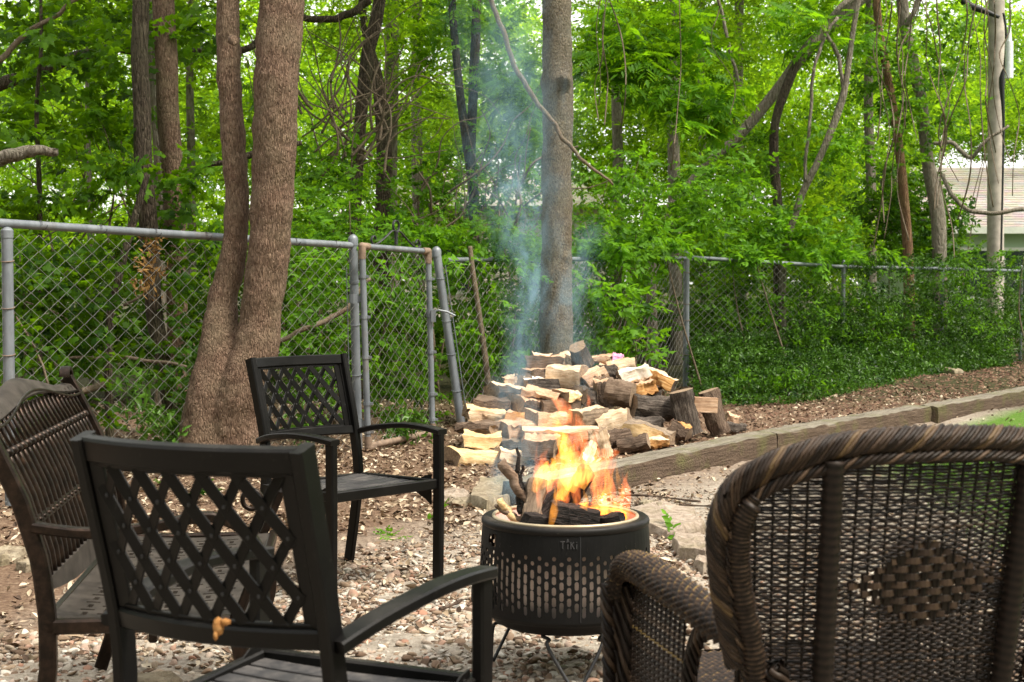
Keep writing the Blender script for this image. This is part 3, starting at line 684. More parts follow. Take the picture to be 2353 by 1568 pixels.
# ------------------------------------------------------------------ trees (foot first, photo pixels, depth in metres, radius in pixels)
def twin_tree():
    b = P(505, 1095, 9.1); r = empty('twin_trunk_tree', (b.x, b.y, 0), 0, 'big rough-barked twin-trunked tree rising in front of the chain link fence at left', 'tree')
    M = MB()
    for pts in ([(470, 1110, 9.1, 80), (478, 1010, 9.1, 68), (494, 900, 9.12, 62), (505, 790, 9.15, 46), (512, 690, 9.2, 36), (537, 590, 9.2, 29), (544, 480, 9.2, 29), (541, 380, 9.2, 28), (531, 250, 9.2, 27), (525, 120, 9.2, 27), (525, -60, 9.2, 26), (530, -500, 9.3, 24)],
                [(520, 1110, 9.05, 60), (526, 1010, 9.05, 54), (552, 900, 9.05, 56), (586, 810, 9.08, 52), (600, 720, 9.1, 48), (615, 600, 9.1, 48), (626, 450, 9.1, 49), (632, 300, 9.1, 51), (636, 150, 9.1, 51), (648, -20, 9.15, 52), (665, -500, 9.2, 48)],
                [(420, 1125, 9.0, 22), (450, 1060, 9.05, 38), (480, 960, 9.1, 42)], [(575, 1120, 8.95, 26), (565, 1060, 9.0, 34), (560, 960, 9.05, 36)],
                [(500, 1135, 8.9, 30), (500, 1060, 8.98, 36), (515, 940, 9.05, 34)]):
        path, rad = pxpath(pts); M.tube(path, rad, 20)
    path, rad = pxpath([(527, 85, 9.05, 6), (536, 95, 9.0, 16), (540, 105, 8.95, 4)]); M.tube(path, rad, 10)
    o = M.build('trunk', 'bark_twin', r, world=True, smooth=True)
    m = o.modifiers.new('remesh', 'REMESH'); m.mode = 'VOXEL'; m.voxel_size = 0.012; m.use_smooth_shade = True
    m = o.modifiers.new('smooth', 'SMOOTH'); m.iterations = 5; m.factor = 0.6
    for nm, sz, st in (('bark_lumps', 0.16, 0.03), ('bark_ridges', 0.035, 0.005)):
        tx = bpy.data.textures.new(nm, 'CLOUDS'); tx.noise_scale = sz
        m = o.modifiers.new(nm, 'DISPLACE'); m.texture = tx; m.strength = st; m.mid_level = 0.5; m.texture_coords = 'LOCAL'
    return r
twin_tree()
def main_tree():
    b = P(1278, 900, 12.3); r = empty('straight_trunk_tree', (b.x, b.y, 0), 0, 'single straight greyish trunk standing right behind the firewood pile', 'tree')
    M = MB(); path, rad = pxpath([(1278, 960, 12.3, 44), (1278, 800, 12.3, 39), (1279, 640, 12.3, 37), (1280, 420, 12.3, 35), (1282, 215, 12.3, 36), (1280, 190, 12.3, 39), (1280, 155, 12.3, 35), (1279, 0, 12.3, 34), (1275, -500, 12.3, 31)], 60)
    M.tube(path, rad, 22)
    path, rad = pxpath([(1292, 200, 12.25, 22), (1298, 182, 12.15, 15), (1300, 174, 12.10, 8)], 8); M.tube(path, rad, 12)
    path, rad = pxpath([(1296, 596, 12.25, 18), (1300, 584, 12.18, 10)], 6); M.tube(path, rad, 10)
    o = M.build('trunk', 'bark_main', r, world=True, smooth=True)
    m = o.modifiers.new('remesh', 'REMESH'); m.mode = 'VOXEL'; m.voxel_size = 0.018; m.use_smooth_shade = True
    m = o.modifiers.new('smooth', 'SMOOTH'); m.iterations = 4; m.factor = 0.5
    for nm, sz, st in (('trunk_lumps', 0.2, 0.03), ('trunk_ridges', 0.03, 0.005)):
        tx = bpy.data.textures.new(nm, 'CLOUDS'); tx.noise_scale = sz
        m = o.modifiers.new(nm, 'DISPLACE'); m.texture = tx; m.strength = st; m.mid_level = 0.5; m.texture_coords = 'LOCAL'
    M = MB(); path, rad = pxpath([(1118, -40, 11.8, 6), (1150, 60, 11.8, 6), (1200, 185, 11.8, 6), (1262, 270, 11.8, 5.5), (1300, 325, 11.8, 5), (1350, 378, 11.8, 4), (1412, 424, 11.8, 2.5)], 40)
    M.tube(wobble(path, 0.008, 3), rad, 7)
    o = M.build('fallen_bough', 'twig', None, world=True, smooth=True, origin=path[-1])
    tag(o, 'thin dead bough slanting down across the straight trunk behind the firewood', 'branch')
main_tree()

MAPLE = dict(kind='maple', size=0.085, mat='leaf_maple', tilt=0.55)
tree('flaky_bark_tree', 'slim flaky dark-barked trunk behind the left fence, left of the broader grey one', 'tree',
     [[(400, 960, 10.9, 20), (372, 820, 10.9, 20), (352, 700, 10.9, 19), (346, 560, 10.9, 21), (332, 420, 10.9, 21), (325, 250, 10.9, 20), (322, 100, 10.9, 19), (324, -20, 10.9, 19), (324, -450, 10.9, 17)]],
     dict(zones=[(120, 60, 230, 150, 11.5, 1.2, 150), (60, 300, 190, 110, 11.2, 1.0, 90), (250, 280, 110, 110, 11.6, 0.8, 55)], **MAPLE), bmat='bark_dark')
tree('grey_bark_tree', 'broad grey-brown trunk behind the left fence, just left of the twin-trunked tree', 'tree',
     [[(418, 1010, 11.6, 24), (410, 800, 11.6, 23), (402, 560, 11.6, 25), (397, 400, 11.6, 25), (385, 200, 11.6, 25), (375, 0, 11.6, 25), (370, -500, 11.6, 22)]],
     dict(zones=[(440, 430, 90, 130, 11.2, 0.5, 42), (430, 60, 130, 90, 12.0, 1.0, 60)], **MAPLE), bmat='bark_twin')
tree('pale_slim_tree', 'pale slender trunk half hidden between the flaky and the broad grey trunk', 'tree',
     [[(372, 800, 12.6, 11), (368, 500, 12.6, 12), (362, 300, 12.6, 12), (345, 100, 12.6, 10), (338, -300, 12.6, 9)]],
     dict(zones=[(330, 40, 150, 60, 12.8, 0.8, 45)], **MAPLE), bmat='bark_pale')
tree('leaning_sapling', 'dark thin sapling leaning right, crossing the left fence rail', 'tree',
     [[(250, 760, 10.4, 9), (280, 610, 10.4, 9), (318, 470, 10.4, 8), (340, 400, 10.4, 6)]],
     dict(zones=[(270, 390, 90, 60, 10.8, 0.6, 30)], **MAPLE), bmat='bark_dark')
tree('thin_left_tree', 'very thin dark upright stem near the left edge above the fence post', 'tree',
     [[(90, 760, 11.0, 6), (92, 480, 11.0, 6), (84, 250, 11.0, 5), (95, 100, 11.0, 4), (90, -100, 11.0, 3)]],
     dict(zones=[(90, 460, 150, 50, 10.8, 0.7, 55), (150, 180, 180, 110, 12, 0.7, 55)], **MAPLE))
tree('thicket_tree', 'pair of dark tangled trunks wound with vines, between the twin-trunked tree and the smoke', 'tree',
     [[(812, 760, 15.0, 17), (816, 500, 15.0, 15), (826, 300, 15.0, 14), (845, 130, 15.0, 16), (872, 0, 15.0, 14), (900, -300, 15.0, 12)],
      [(878, 800, 15.6, 22), (880, 500, 15.6, 19), (882, 320, 15.6, 18), (866, 180, 15.6, 14), (838, 60, 15.6, 9), (828, -60, 15.6, 8)]],
     dict(zones=[(800, 60, 170, 100, 16, 1.2, 140), (950, 180, 90, 200, 16.5, 1.2, 150)], kind='far', size=0.075, mat='leaf_far'))
tree('rough_back_tree', 'wide rough pale-brown trunk just behind the tangled pair', 'tree',
     [[(900, 800, 17.0, 18), (897, 400, 17.0, 17), (900, 150, 17.0, 16), (905, -300, 17.0, 14)]], dict(zones=[(940, -60, 200, 120, 17, 1.5, 160)], kind='far', size=0.08, mat='leaf_far'), bmat='bark_pale')
tree('forked_stem_tree', 'V-forked slender trunk behind the rising smoke', 'tree',
     [[(1095, 760, 15.5, 12), (1092, 520, 15.5, 12), (1082, 380, 15.5, 13), (1062, 260, 15.5, 10), (1048, 120, 15.5, 9), (1038, -20, 15.5, 9), (1030, -300, 15.5, 8)],
      [(1080, 370, 15.5, 12), (1085, 250, 15.6, 11), (1092, 120, 15.7, 11), (1096, -40, 15.8, 10), (1100, -300, 15.8, 8)]],
     dict(zones=[(1060, 60, 150, 120, 16.2, 1.2, 110), (1180, 250, 90, 170, 15.5, 0.8, 110)], kind='pinnate', size=0.085, mat='leaf_pinnate'), bmat='bark_dark')
PINN = dict(kind='pinnate', size=0.1, mat='leaf_pinnate', tilt=0.45)
tree('leaning_arch_tree', 'long leaning trunk sweeping up to the right, over the right fence', 'tree',
     [[(1500, 560, 15.0, 11), (1560, 455, 15.0, 11), (1625, 380, 15.0, 11), (1700, 310, 15.0, 12), (1780, 215, 15.0, 13), (1850, 120, 15.0, 14), (1920, 50, 15.0, 15), (1990, -20, 15.0, 16), (2150, -200, 15.0, 16)]],
     [dict(zones=[(1480, 110, 170, 130, 13.6, 1.1, 100), (1600, 230, 130, 90, 13.8, 0.9, 50)], **PINN), dict(zones=[(1880, 60, 160, 80, 15.4, 1.2, 45)], **PINN)],
     branches=[[(1850, 130, 14.9, 9), (1900, 60, 14.9, 9), (1950, 0, 14.8, 9), (2000, -60, 14.8, 8)], [(1665, 318, 14.8, 5), (1610, 250, 14.8, 6), (1560, 200, 14.8, 6), (1540, 150, 14.8, 4)],
               [(1720, 300, 14.7, 3), (1690, 160, 14.7, 4), (1655, 20, 14.7, 4), (1640, -60, 14.7, 4)]], bmat='bark_pale')
tree('slender_right_tree', 'slender dark upright trunk under the sweeping leaning trunk', 'tree',
     [[(1788, 660, 14.6, 11), (1788, 500, 14.6, 11), (1778, 350, 14.6, 11), (1784, 270, 14.6, 10), (1808, 200, 14.6, 11), (1835, 130, 14.6, 10)]],
     dict(zones=[(1730, 400, 90, 110, 15.2, 0.9, 70)], kind='ovate', size=0.07, mat='leaf_vine'), bmat='bark_dark')
tree('twisted_vine_tree', 'twisting thin trunk with two bends right of the slender upright one', 'tree',
     [[(1800, 620, 14.2, 8), (1835, 470, 14.2, 8), (1880, 370, 14.2, 8), (1925, 260, 14.2, 9), (1945, 180, 14.2, 7), (1962, 60, 14.2, 6), (1985, -60, 14.2, 6)]],
     dict(zones=[(1930, 330, 110, 110, 14.8, 0.9, 75)], kind='ovate', size=0.075, mat='leaf_vine'),
     branches=[[(1850, 420, 14.1, 4), (1862, 250, 14.1, 4), (1880, 120, 14.1, 4), (1925, 40, 14.1, 4)], [(1940, 210, 14.2, 4), (1925, 130, 14.2, 5), (1890, 60, 14.2, 5)]], bmat='bark_pale')
tree('bent_right_tree', 'thick bent trunk with peeling bark left of the utility pole', 'tree',
     [[(2160, 640, 15.2, 16), (2152, 480, 15.2, 17), (2130, 360, 15.2, 14), (2118, 240, 15.2, 14), (2092, 120, 15.2, 14), (2075, 20, 15.2, 13), (2060, -200, 15.2, 12)]],
     dict(zones=[(2090, 230, 110, 170, 16.2, 1.2, 120), (2190, 100, 70, 110, 17, 1.0, 40), (2190, 290, 60, 60, 17, 1.0, 25)], kind='ovate', size=0.085, mat='leaf_vine', tint=(0.3, 0.15)),
     branches=[[(2145, 330, 15.1, 4), (2190, 330, 15, 5), (2230, 362, 14.9, 5), (2270, 320, 14.8, 4), (2320, 290, 14.8, 3)], [(2165, 400, 15.1, 5), (2200, 465, 15, 5), (2260, 490, 14.9, 5), (2360, 480, 14.9, 5)],
               [(2085, 60, 15.1, 6), (2110, 0, 15.0, 6), (2130, -60, 15, 6)]], bmat='bark_pale')
tree('red_bark_tree', 'reddish-brown leaning trunk between the twisting and the bent trunks', 'tree',
     [[(2088, 620, 16.2, 12), (2078, 460, 16.2, 11), (2060, 300, 16.2, 10), (2035, 150, 16.2, 9), (2015, 20, 16.2, 9), (2010, -200, 16.2, 8)]],
     dict(zones=[(2010, 160, 90, 160, 16.8, 0.9, 80)], kind='ovate', size=0.08, mat='leaf_vine', tint=(0.35, 0.15)), bmat='bark_red')
for i, (x, d, r_, y1, lb) in enumerate([(1550, 21, 15, -100, 'pale distant trunk seen right of the straight trunk, under drooping compound leaves'), (1615, 24, 9, -50, 'thin far trunk just right of the pale distant trunk'),
                         (205, 16, 6, -60, 'thin distant stem between the left edge and the flaky trunk'), (440, 17, 10, -80, 'distant trunk showing between the grey-brown and twin trunks'),
                         (960, 22, 14, -80, 'far dark trunk behind the garden gate'), (1420, 26, 13, -80, 'far trunk low among the bushes right of the straight trunk'), (1700, 27, 13, -80, 'far trunk under the crown of the long leaning tree'), (2000, 24, 12, -60, 'far trunk behind the twisting thin trunk')]):
    tree('distant_tree', lb, 'tree', [[(x + 3, 700, d, r_), (x, 400, d, r_ * 0.95), (x - 4, 150, d, r_ * 0.85), (x + 6, y1 - 200, d, r_ * 0.7)]],
         dict(zones=[(x, 60, 190, 150, d + 0.5, 1.8, 190), (x + 60, 300, 170, 130, d + 1, 1.4, 130)], kind='far', size=0.10, mat='leaf_far'), bmat='bark_pale', group='distant trees beyond the fence')

for o_ in [o for o in C.objects if o.name.split('.')[0] in ('twin_trunk_tree', 'straight_trunk_tree', 'flaky_bark_tree', 'grey_bark_tree', 'thicket_tree', 'rough_back_tree', 'forked_stem_tree', 'leaning_arch_tree', 'bent_right_tree', 'red_bark_tree', 'slender_right_tree', 'distant_tree')]:
    dd_ = o_.location.y; xx_ = W2 + o_.location.x * PPM(dd_); k_ = PPM(dd_)
    zz_ = 6.6 if dd_ < 14 else 8.0      # crown height: the boughs spread well above the picture
    yy_ = 644 - (zz_ - CH) * k_
    foliage('crown', [(xx_ + random.uniform(-0.8, 0.8) * k_, yy_, 2.6 * k_, 1.7 * k_, dd_ + 1.2, 2.4, 300 if dd_ < 14 else 300)], 'far', 0.19, 'leaf_maple', o_, 0.5, (0.4, 0.2))

# fallen wood hanging in the undergrowth
for pts, lb, mt in (([(-40, 375, 10.0, 18), (40, 355, 10.0, 16), (80, 347, 10.0, 13), (130, 350, 10.0, 9)], 'short thick broken limb poking in from the left edge', 'bark_pale'),
                ([(-40, 205, 13, 16), (60, 175, 13, 15), (150, 140, 13, 13), (260, 112, 13, 11), (380, 125, 13, 10), (460, 118, 13, 8), (560, 115, 13, 8), (600, 85, 13, 7)], 'long fallen bough lying slantwise behind the left trunks', 'bark_dark'),
                ([(-30, 165, 10.8, 8), (60, 80, 10.8, 6), (150, 20, 10.8, 5), (230, -40, 10.8, 4)], 'pale thin branch slanting across the upper left corner', 'twig'),
                ([(610, 800, 10.8, 5), (680, 765, 10.8, 6), (780, 720, 10.9, 6), (850, 640, 11, 4)], 'grey branch lying on the undergrowth between twin trunk and gate', 'twig'),
                ([(460, 385, 12.4, 4), (540, 368, 12.4, 8), (590, 350, 12.4, 8), (690, 330, 12.6, 6)], 'dark branch passing behind the twin trunks halfway up', 'bark_dark'),
                ([(690, 40, 14, 8), (760, 45, 14, 8), (810, 28, 14, 9), (850, 0, 14, 9)], 'dark bough crossing high beside the tangled trunks', 'bark_dark'),
                ([(100, 830, 9.6, 3), (220, 822, 9.6, 4), (360, 830, 9.6, 4), (480, 860, 9.8, 3)], 'bare bent stick behind the left fence mesh near the ornate loveseat', 'twig'),
                ([(180, 900, 9.4, 8), (250, 880, 9.5, 9)], 'short rotten log end on the ground behind the loveseat', 'twig')):
    path, rad = pxpath(pts); M = MB(); M.tube(wobble(path, 0.012, len(lb)), rad, 9)
    tag(M.build('fallen_branch', mt, None, world=True, smooth=True, origin=path[0]), lb, 'branch')

def brambles():
    """bare tangled twigs beside the thicket and hanging vines at right"""
    for lb, x0, x1, y0, y1, d, n, sd_, mode in (('tangle of bare arching twigs between the twin trunk and the tangled trunks', 690, 900, 60, 420, 14.2, 46, 5, 'arch'),
                                          ('curtain of bare vines hanging left of the utility pole', 1990, 2260, -40, 560, 14.4, 13, 8, 'hang'),
                                          ('bare vines dangling round the utility pole and off the right edge', 2250, 2400, -40, 560, 14.0, 8, 9, 'hang'),
                                          ('loose bare vines dangling above the right fence corner', 1380, 1760, -40, 460, 14.5, 6, 12, 'hang'),
                                          ('thin whippy twigs crossing behind the left fence trunks', 0, 330, 120, 760, 11.8, 22, 14, 'arch'),
                                          ('leggy vine stems climbing beside the V-forked trunk', 880, 1210, 200, 640, 14.6, 26, 15, 'arch')):
        g = random.Random(sd_); M = MB()
        for _ in range(n):
            if mode == 'hang':
                x = g.uniform(x0, x1); pts = [(x, y0, d, 1.6)]; y = y0
                end = g.uniform(y0 + 0.5 * (y1 - y0), y1)
                while y < end: y += g.uniform(50, 110); x += g.gauss(0, 20); pts.append((x, y, d + g.uniform(-0.3, 0.3), g.uniform(0.9, 2.0)))
            else:
                x, y = g.uniform(x0, x1), g.uniform(y0 + 0.5 * (y1 - y0), y1); a = g.uniform(-2.6, -0.5); pts = [(x, y, d + g.uniform(-0.5, 0.5), g.uniform(2, 4))]
                for _k in range(g.randint(3, 6)):
                    x += 55 * math.cos(a); y += 55 * math.sin(a); a += g.gauss(0, 0.35); pts.append((x, y, pts[0][2] + g.uniform(-0.1, 0.1), pts[-1][3] * 0.8))
            path, rad = pxpath(pts, len(pts) * 4); M.tube(path, rad, 4)
        o = M.build('bare_vines', 'twig', None, world=True, smooth=True, origin=P((x0 + x1) / 2, y1, d)); tag(o, lb, 'vines', kind='stuff')
brambles()

# undergrowth shrubs: each a thing of its own
def shrub(name, label, zones, kind, size, mat, stems=3, seed=0, tint=(0.5, 0.2), tilt=0.55, group=None, keep=None):
    x, y, rx, ry, d, dd, n = zones[0]; b = P(x, y, d); r = empty(name, (b.x, b.y, 0), 0, label, 'bush', group)
    foliage('foliage', zones, kind, size, mat, r, tilt, tint, keep=keep)
    g = random.Random(seed + int(x))
    for _ in range(stems):
        M = MB(); z = g.choice(zones); top = P(z[0] + g.uniform(-0.7, 0.7) * z[2], z[1] - g.uniform(0, 0.8) * z[3], z[4] + g.uniform(-0.4, 0.4) * z[5])
        bt = Vector((b.x + g.uniform(-0.3, 0.3) + 0.5 * (top.x - b.x), z[4], 0)); mid = (bt + top) / 2 + Vector((g.uniform(-0.15, 0.15), 0, g.uniform(0, 0.2)))
        pp = [Vector(p) for p in spline([bt, mid, top], 12)]; M.tube(pp, [0.014 * (1 - 0.75 * i / 11) for i in range(12)], 5)
        M.build('stem', 'twig', r, world=True, smooth=True)
    return r
VN = dict(kind='ovate', mat='leaf_vine')
shrub('maple_bush', 'low maple undergrowth behind the first bay of the left fence', [(120, 640, 200, 130, 9.9, 0.6, 150), (120, 850, 220, 140, 9.6, 0.5, 110), (10, 700, 80, 250, 9.0, 0.4, 60)], 'maple', 0.075, 'leaf_maple', seed=1, tint=(0.22, 0.2))  # low tint: shade behind the fence is put into the leaf colour
shrub('maple_bush', 'darker maple undergrowth framing the trunks behind the left fence', [(430, 640, 90, 150, 11.0, 0.6, 80), (300, 560, 110, 90, 11.4, 0.6, 80), (420, 840, 120, 130, 10.6, 0.5, 60)], 'maple', 0.07, 'leaf_maple', seed=2, tint=(0.18, 0.18))  # leaf tint lowered to carry the deep shade round these trunks
shrub('honeysuckle_bush', 'honeysuckle bush behind the fence between the twin trunk and gate post', [(740, 640, 110, 120, 11.6, 0.6, 120), (730, 820, 120, 150, 11.2, 0.5, 130), (740, 500, 110, 80, 12, 0.6, 90)], size=0.075, seed=3, **VN)
shrub('honeysuckle_bush', 'leafy vine-covered bush filling the view through the garden gate', [(915, 700, 100, 120, 12.2, 0.5, 120), (915, 880, 110, 120, 11.9, 0.4, 110), (920, 540, 130, 70, 12.6, 0.6, 120)], size=0.075, seed=4, **VN)
shrub('honeysuckle_bush', 'bright climbing bush between the leaning gate post and the straight trunk', [(1130, 680, 100, 130, 12.6, 0.5, 150), (1120, 840, 100, 110, 12.4, 0.4, 100), (1080, 560, 110, 60, 12.8, 0.5, 80), (1190, 560, 80, 60, 12.9, 0.5, 45)], size=0.078, seed=5, **VN)
shrub('honeysuckle_bush', 'bright leafy bush just right of the straight trunk, above the firewood', [(1410, 690, 110, 120, 14.8, 0.6, 130), (1400, 830, 110, 90, 14.2, 0.5, 90), (1420, 560, 130, 80, 14.6, 0.6, 120)], size=0.092, seed=6, **VN)
shrub('maple_bush', 'light green low maple sprig right of the firewood top', [(1440, 800, 60, 50, 12.9, 0.3, 16)], 'maple', 0.085, 'leaf_vine', 2, seed=7)
shrub('honeysuckle_bush', 'wide pale-tipped bush spilling over the rail left of the corner post', [(1560, 500, 170, 90, 17.2, 0.7, 200), (1480, 570, 110, 40, 15.4, 0.5, 60)], size=0.1, seed=8, tint=(0.6, 0.2), **VN)
shrub('honeysuckle_bush', 'wide bright bush spilling over the rail right of the corner post', [(1800, 535, 190, 70, 18.2, 0.7, 230), (1950, 588, 130, 30, 18.7, 0.5, 90), (1700, 592, 60, 20, 17.2, 0.3, 24)], size=0.1, seed=9, tint=(0.55, 0.2), **VN)
shrub('honeysuckle_bush', 'dim bush behind the mesh just right of the corner post', [(1680, 710, 110, 110, 18.4, 0.5, 300), (1850, 720, 130, 120, 19.3, 0.5, 280)], size=0.075, seed=10, tint=(0.35, 0.2), **VN)
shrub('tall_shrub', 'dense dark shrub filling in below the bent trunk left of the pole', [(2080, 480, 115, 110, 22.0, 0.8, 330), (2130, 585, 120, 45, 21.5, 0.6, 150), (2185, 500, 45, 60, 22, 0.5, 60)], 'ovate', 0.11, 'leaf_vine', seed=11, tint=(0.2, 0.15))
shrub('tall_shrub', 'tall airy shrub behind the smoke and honeysuckle', [(1000, 430, 130, 110, 15.0, 0.7, 130), (1150, 420, 90, 110, 15.2, 0.6, 70)], size=0.08, seed=12, tint=(0.55, 0.2), **VN)
shrub('tall_shrub', 'leafy shrub mass at mid height right of the straight trunk', [(1420, 430, 110, 100, 15.2, 0.8, 110), (1640, 430, 120, 90, 16.0, 0.8, 120)], size=0.085, seed=13, tint=(0.6, 0.2), **VN)
shrub('tall_shrub', 'leafy sapling clump above the left fence rail beside the twin trunk', [(760, 400, 110, 110, 14.0, 0.8, 110), (620, 300, 80, 260, 14.5, 0.8, 120)], size=0.085, seed=14, tint=(0.5, 0.2), **VN)
shrub('tall_shrub', 'sparse shrub in front of the green house at the right edge', [(2345, 590, 60, 26, 19.0, 0.8, 16), (2350, 120, 30, 160, 26, 0.8, 30), (2220, 585, 50, 22, 19, 0.5, 14)], size=0.08, seed=15, tint=(0.4, 0.2), **VN)
# woods behind
def woods():
    z = []
    for x in range(-150, 2600, 170):
        z.append((x, 560, 150, 130, 24, 2.2, 330)); z.append((x, 330, 150, 130, 28, 2.5, 290)); z.append((x, 120, 150, 130, 30, 2.5, 150)); z.append((x + 80, 400, 150, 90, 33, 2.0, 210)); z.append((x + 40, 230, 150, 110, 34, 2.0, 170 if x > 1300 else 60))
    z = [q for q in z if not (q[0] > 2000 and q[1] > 300)] + [(1880, 360, 130, 130, 31, 2, 420), (1900, 480, 130, 70, 27, 1.5, 260)]
    z = [(a, b, c_, d, e, f, (n // 4 if 980 < a < 1400 and b > 380 else n)) for a, b, c_, d, e, f, n in z]
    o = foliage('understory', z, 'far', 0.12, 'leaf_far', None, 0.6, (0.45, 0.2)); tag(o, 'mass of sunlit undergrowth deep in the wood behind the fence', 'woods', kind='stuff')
    z = []
    for x in range(-200, 2700, 200):
        for y, n in ((40, 120), (230, 200), (-160, 80)): z.append((x + random.uniform(-60, 60), y + random.uniform(-40, 40), 150, 100, 40, 4, n))
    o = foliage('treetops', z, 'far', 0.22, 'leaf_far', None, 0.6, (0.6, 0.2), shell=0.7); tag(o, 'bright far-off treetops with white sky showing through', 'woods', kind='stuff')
    z = [(2300, 290, 260, 85, 50, 2, 1100), (2080, 370, 90, 70, 44, 2, 260)] + [(x, 600, 190, 110, 36, 2, 300) for x in list(range(-150, 900, 200)) + list(range(1500, 1900, 180))]
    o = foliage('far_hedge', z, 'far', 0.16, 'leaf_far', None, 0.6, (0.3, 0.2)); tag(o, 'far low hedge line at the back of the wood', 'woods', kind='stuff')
    z = []
    for x in range(-120, 1300, 120): z.append((x, 760, 110, 120, 15 if x < 850 else 16.5, 1.0, 120))
    for x in range(1300, 2500, 120): z.append((x, 735, 110, 70, 20.5 + (x - 1300) * 0.004, 1.0, 150))
    o = foliage('low_undergrowth', z, 'ovate', 0.10, 'leaf_maple', None, 0.6, (0.1, 0.14)); tag(o, 'dim low undergrowth covering the wood floor behind the fences', 'undergrowth', kind='stuff')  # tint set low, painting the wood-floor shade into the leaves
woods()

def unseen_wood_ring():
    # out-of-frame ring of leaves, added so the chair backs reflect something dark
    Vs, Ts, Tn = [], [], []; nb = 0; N = 5200
    az = rng.uniform(R(50), R(310), N); rad_ = rng.uniform(13, 20, N); pos = np.stack([np.sin(az) * rad_, np.cos(az) * rad_ + 3, rng.uniform(0.2, 8.5, N)], 1)
    for k in range(4):
        q = np.arange(N) % 4 == k; tv, tt, ids, nl = SPR['far'][k]; V, T, tn = inst(tv, tt, pos[q], rots(q.sum(), 0.7), 0.5 * rng.uniform(0.7, 1.3, q.sum()), ids, nl, rng.random(q.sum()), 0.15)
        Vs.append(V); Ts.append(T + nb); Tn.append(tn); nb += len(V)
    V = np.concatenate(Vs); off = np.array([0, 3, 0.0])
    tag(mesh_np('added_unseen_woods', V, np.concatenate(Ts), 'leaf_maple', None, np.concatenate(Tn), off), 'unseen ring of leafy woods added to darken reflections in the chairs', 'woods', kind='stuff')
unseen_wood_ring()

# ------------------------------------------------------------------ fences
def chainlink(M, a, b, zb0, zt0, zb1, zt1, dx=0.058, dz=0.087, r=0.0018, lean=None):
    """woven wire between ground points a,b"""
    L = math.hypot(b.x - a.x, b.y - a.y); n = max(2, int(L / dx)); ux, uy = (b.x - a.x) / L, (b.y - a.y) / L
    for i in range(n + 1):
        t = i / n; base = i * dx * (L / (n * dx)); zb = zb0 + (zb1 - zb0) * t; zt = zt0 + (zt1 - zt0) * t
        k = int((zt - zb) / (dz / 2)); pts = []
        for j in range(k + 1):
            s_ = 1 if (j + i) % 2 else -1
            u = base + s_ * dx * 0.5; w_ = s_ * 0.0022
            z = zb + (zt - zb) * j / k; ox = 0.0; 
            if lean: ox = lean(z, t)
            u += 0.004 * math.sin(j * 0.7 + i * 0.31)
            pts.append(Vector((a.x + ux * (u + ox) - uy * w_, a.y + uy * (u + ox) + ux * w_, z)))
        M.tube(pts, r, 3, cap=False)
def post(r, p, top, rad=0.028, lean=(0, 0), mat='galvanised', cap='dome', label=None):
    M = MB(); p = Vector(p); q = Vector((p.x + lean[0], p.y + lean[1], top))
    M.tube([p + (q - p) * t for t in (0, 0.25, 0.5, 0.75, 1)], rad, 14)
    o = M.build('post', mat, r, world=True); autosmooth(o)
    if label: o['label'] = label
    M = MB()
    if cap == 'dome': M.lathe([(rad * 1.12, -0.035), (rad * 1.12, 0.01), (rad * 0.95, 0.028), (rad * 0.45, 0.042), (0.002, 0.046)], 14, c=q)
    else: M.lathe([(rad * 1.1, -0.04), (rad * 1.12, 0.0), (rad * 0.7, 0.015), (0.002, 0.02)], 14, c=q)
    autosmooth(M.build('post_cap', mat, o, world=False)); 
    c = o.children[0]
    c.data.transform(Matrix.Translation(-r.location))
    return p, q
def rail(r, a, b, rad=0.021, mat='galvanised', sag=0.0):
    M = MB(); a, b = Vector(a), Vector(b)
    M.tube([a + (b - a) * t - Vector((0, 0, sag * math.sin(PI * t))) for t in [i / 10 for i in range(11)]], rad, 12)
    o = M.build('top_rail', mat, r, world=True); autosmooth(o); return o
def ties(r, p, q, rad, zs, mat='rust', name='tie_wire'):
    for t in zs:
        M = MB(); c = p + (q - p) * t; M.tube([c + Vector((math.cos(a) * (rad + 0.003), math.sin(a) * (rad + 0.003), 0.006 * math.sin(a * 1.0))) for a in np.linspace(0, 2 * PI, 14)], 0.0028, 4)
        M.build(name, mat, r, world=True, smooth=True)
def rail_ties(r, a, b, n):
    M = MB(); a, b = Vector(a), Vector(b); d = (b - a).normalized(); sd_ = d.cross(Vector((0, 0, 1)))
    for i in range(n):
        M = MB(); c = a + (b - a) * (i + 0.5) / n; M.tube([c + sd_ * math.cos(t) * 0.025 + Vector((0, 0, math.sin(t) * 0.025)) + d * 0.006 * t for t in np.linspace(0, 2 * PI, 10)], 0.0028, 4)
        M.build('rail_tie', 'iron', r, world=True)

LP = P(25, 1165, 7.9); LP.z = 0; GP = P(823, 1020, 10.5); GP.z = 0
LF = empty('chain_link_fence', (GP.x, GP.y, 0), 0, 'left run of grey chain link fence passing behind the twin-trunked tree', 'fence')
p, q = post(LF, LP, 1.475, 0.030, (-0.0, 0), cap='ring'); ties(LF, p, q, 0.031, (0.2, 0.36, 0.55, 0.72, 0.89))
p, q = post(LF, GP, 1.49, 0.032, (-0.03, 0)); ties(LF, p, q, 0.034, (0.1, 0.36), 'galvanised', 'tension_band'); ties(LF, p, q, 0.034, (0.6, 0.8, 0.805, 0.81), 'galvanised', 'tension_band')
dirL = (LP - GP).normalized(); far = LP + dirL * 3.0
rail(LF, far + Vector((0, 0, 1.57)), q + Vector((0, 0, -0.035)), 0.024, sag=-0.0); rail_ties(LF, LP + Vector((0, 0, 1.515)), q + Vector((0, 0, -0.035)), 7)
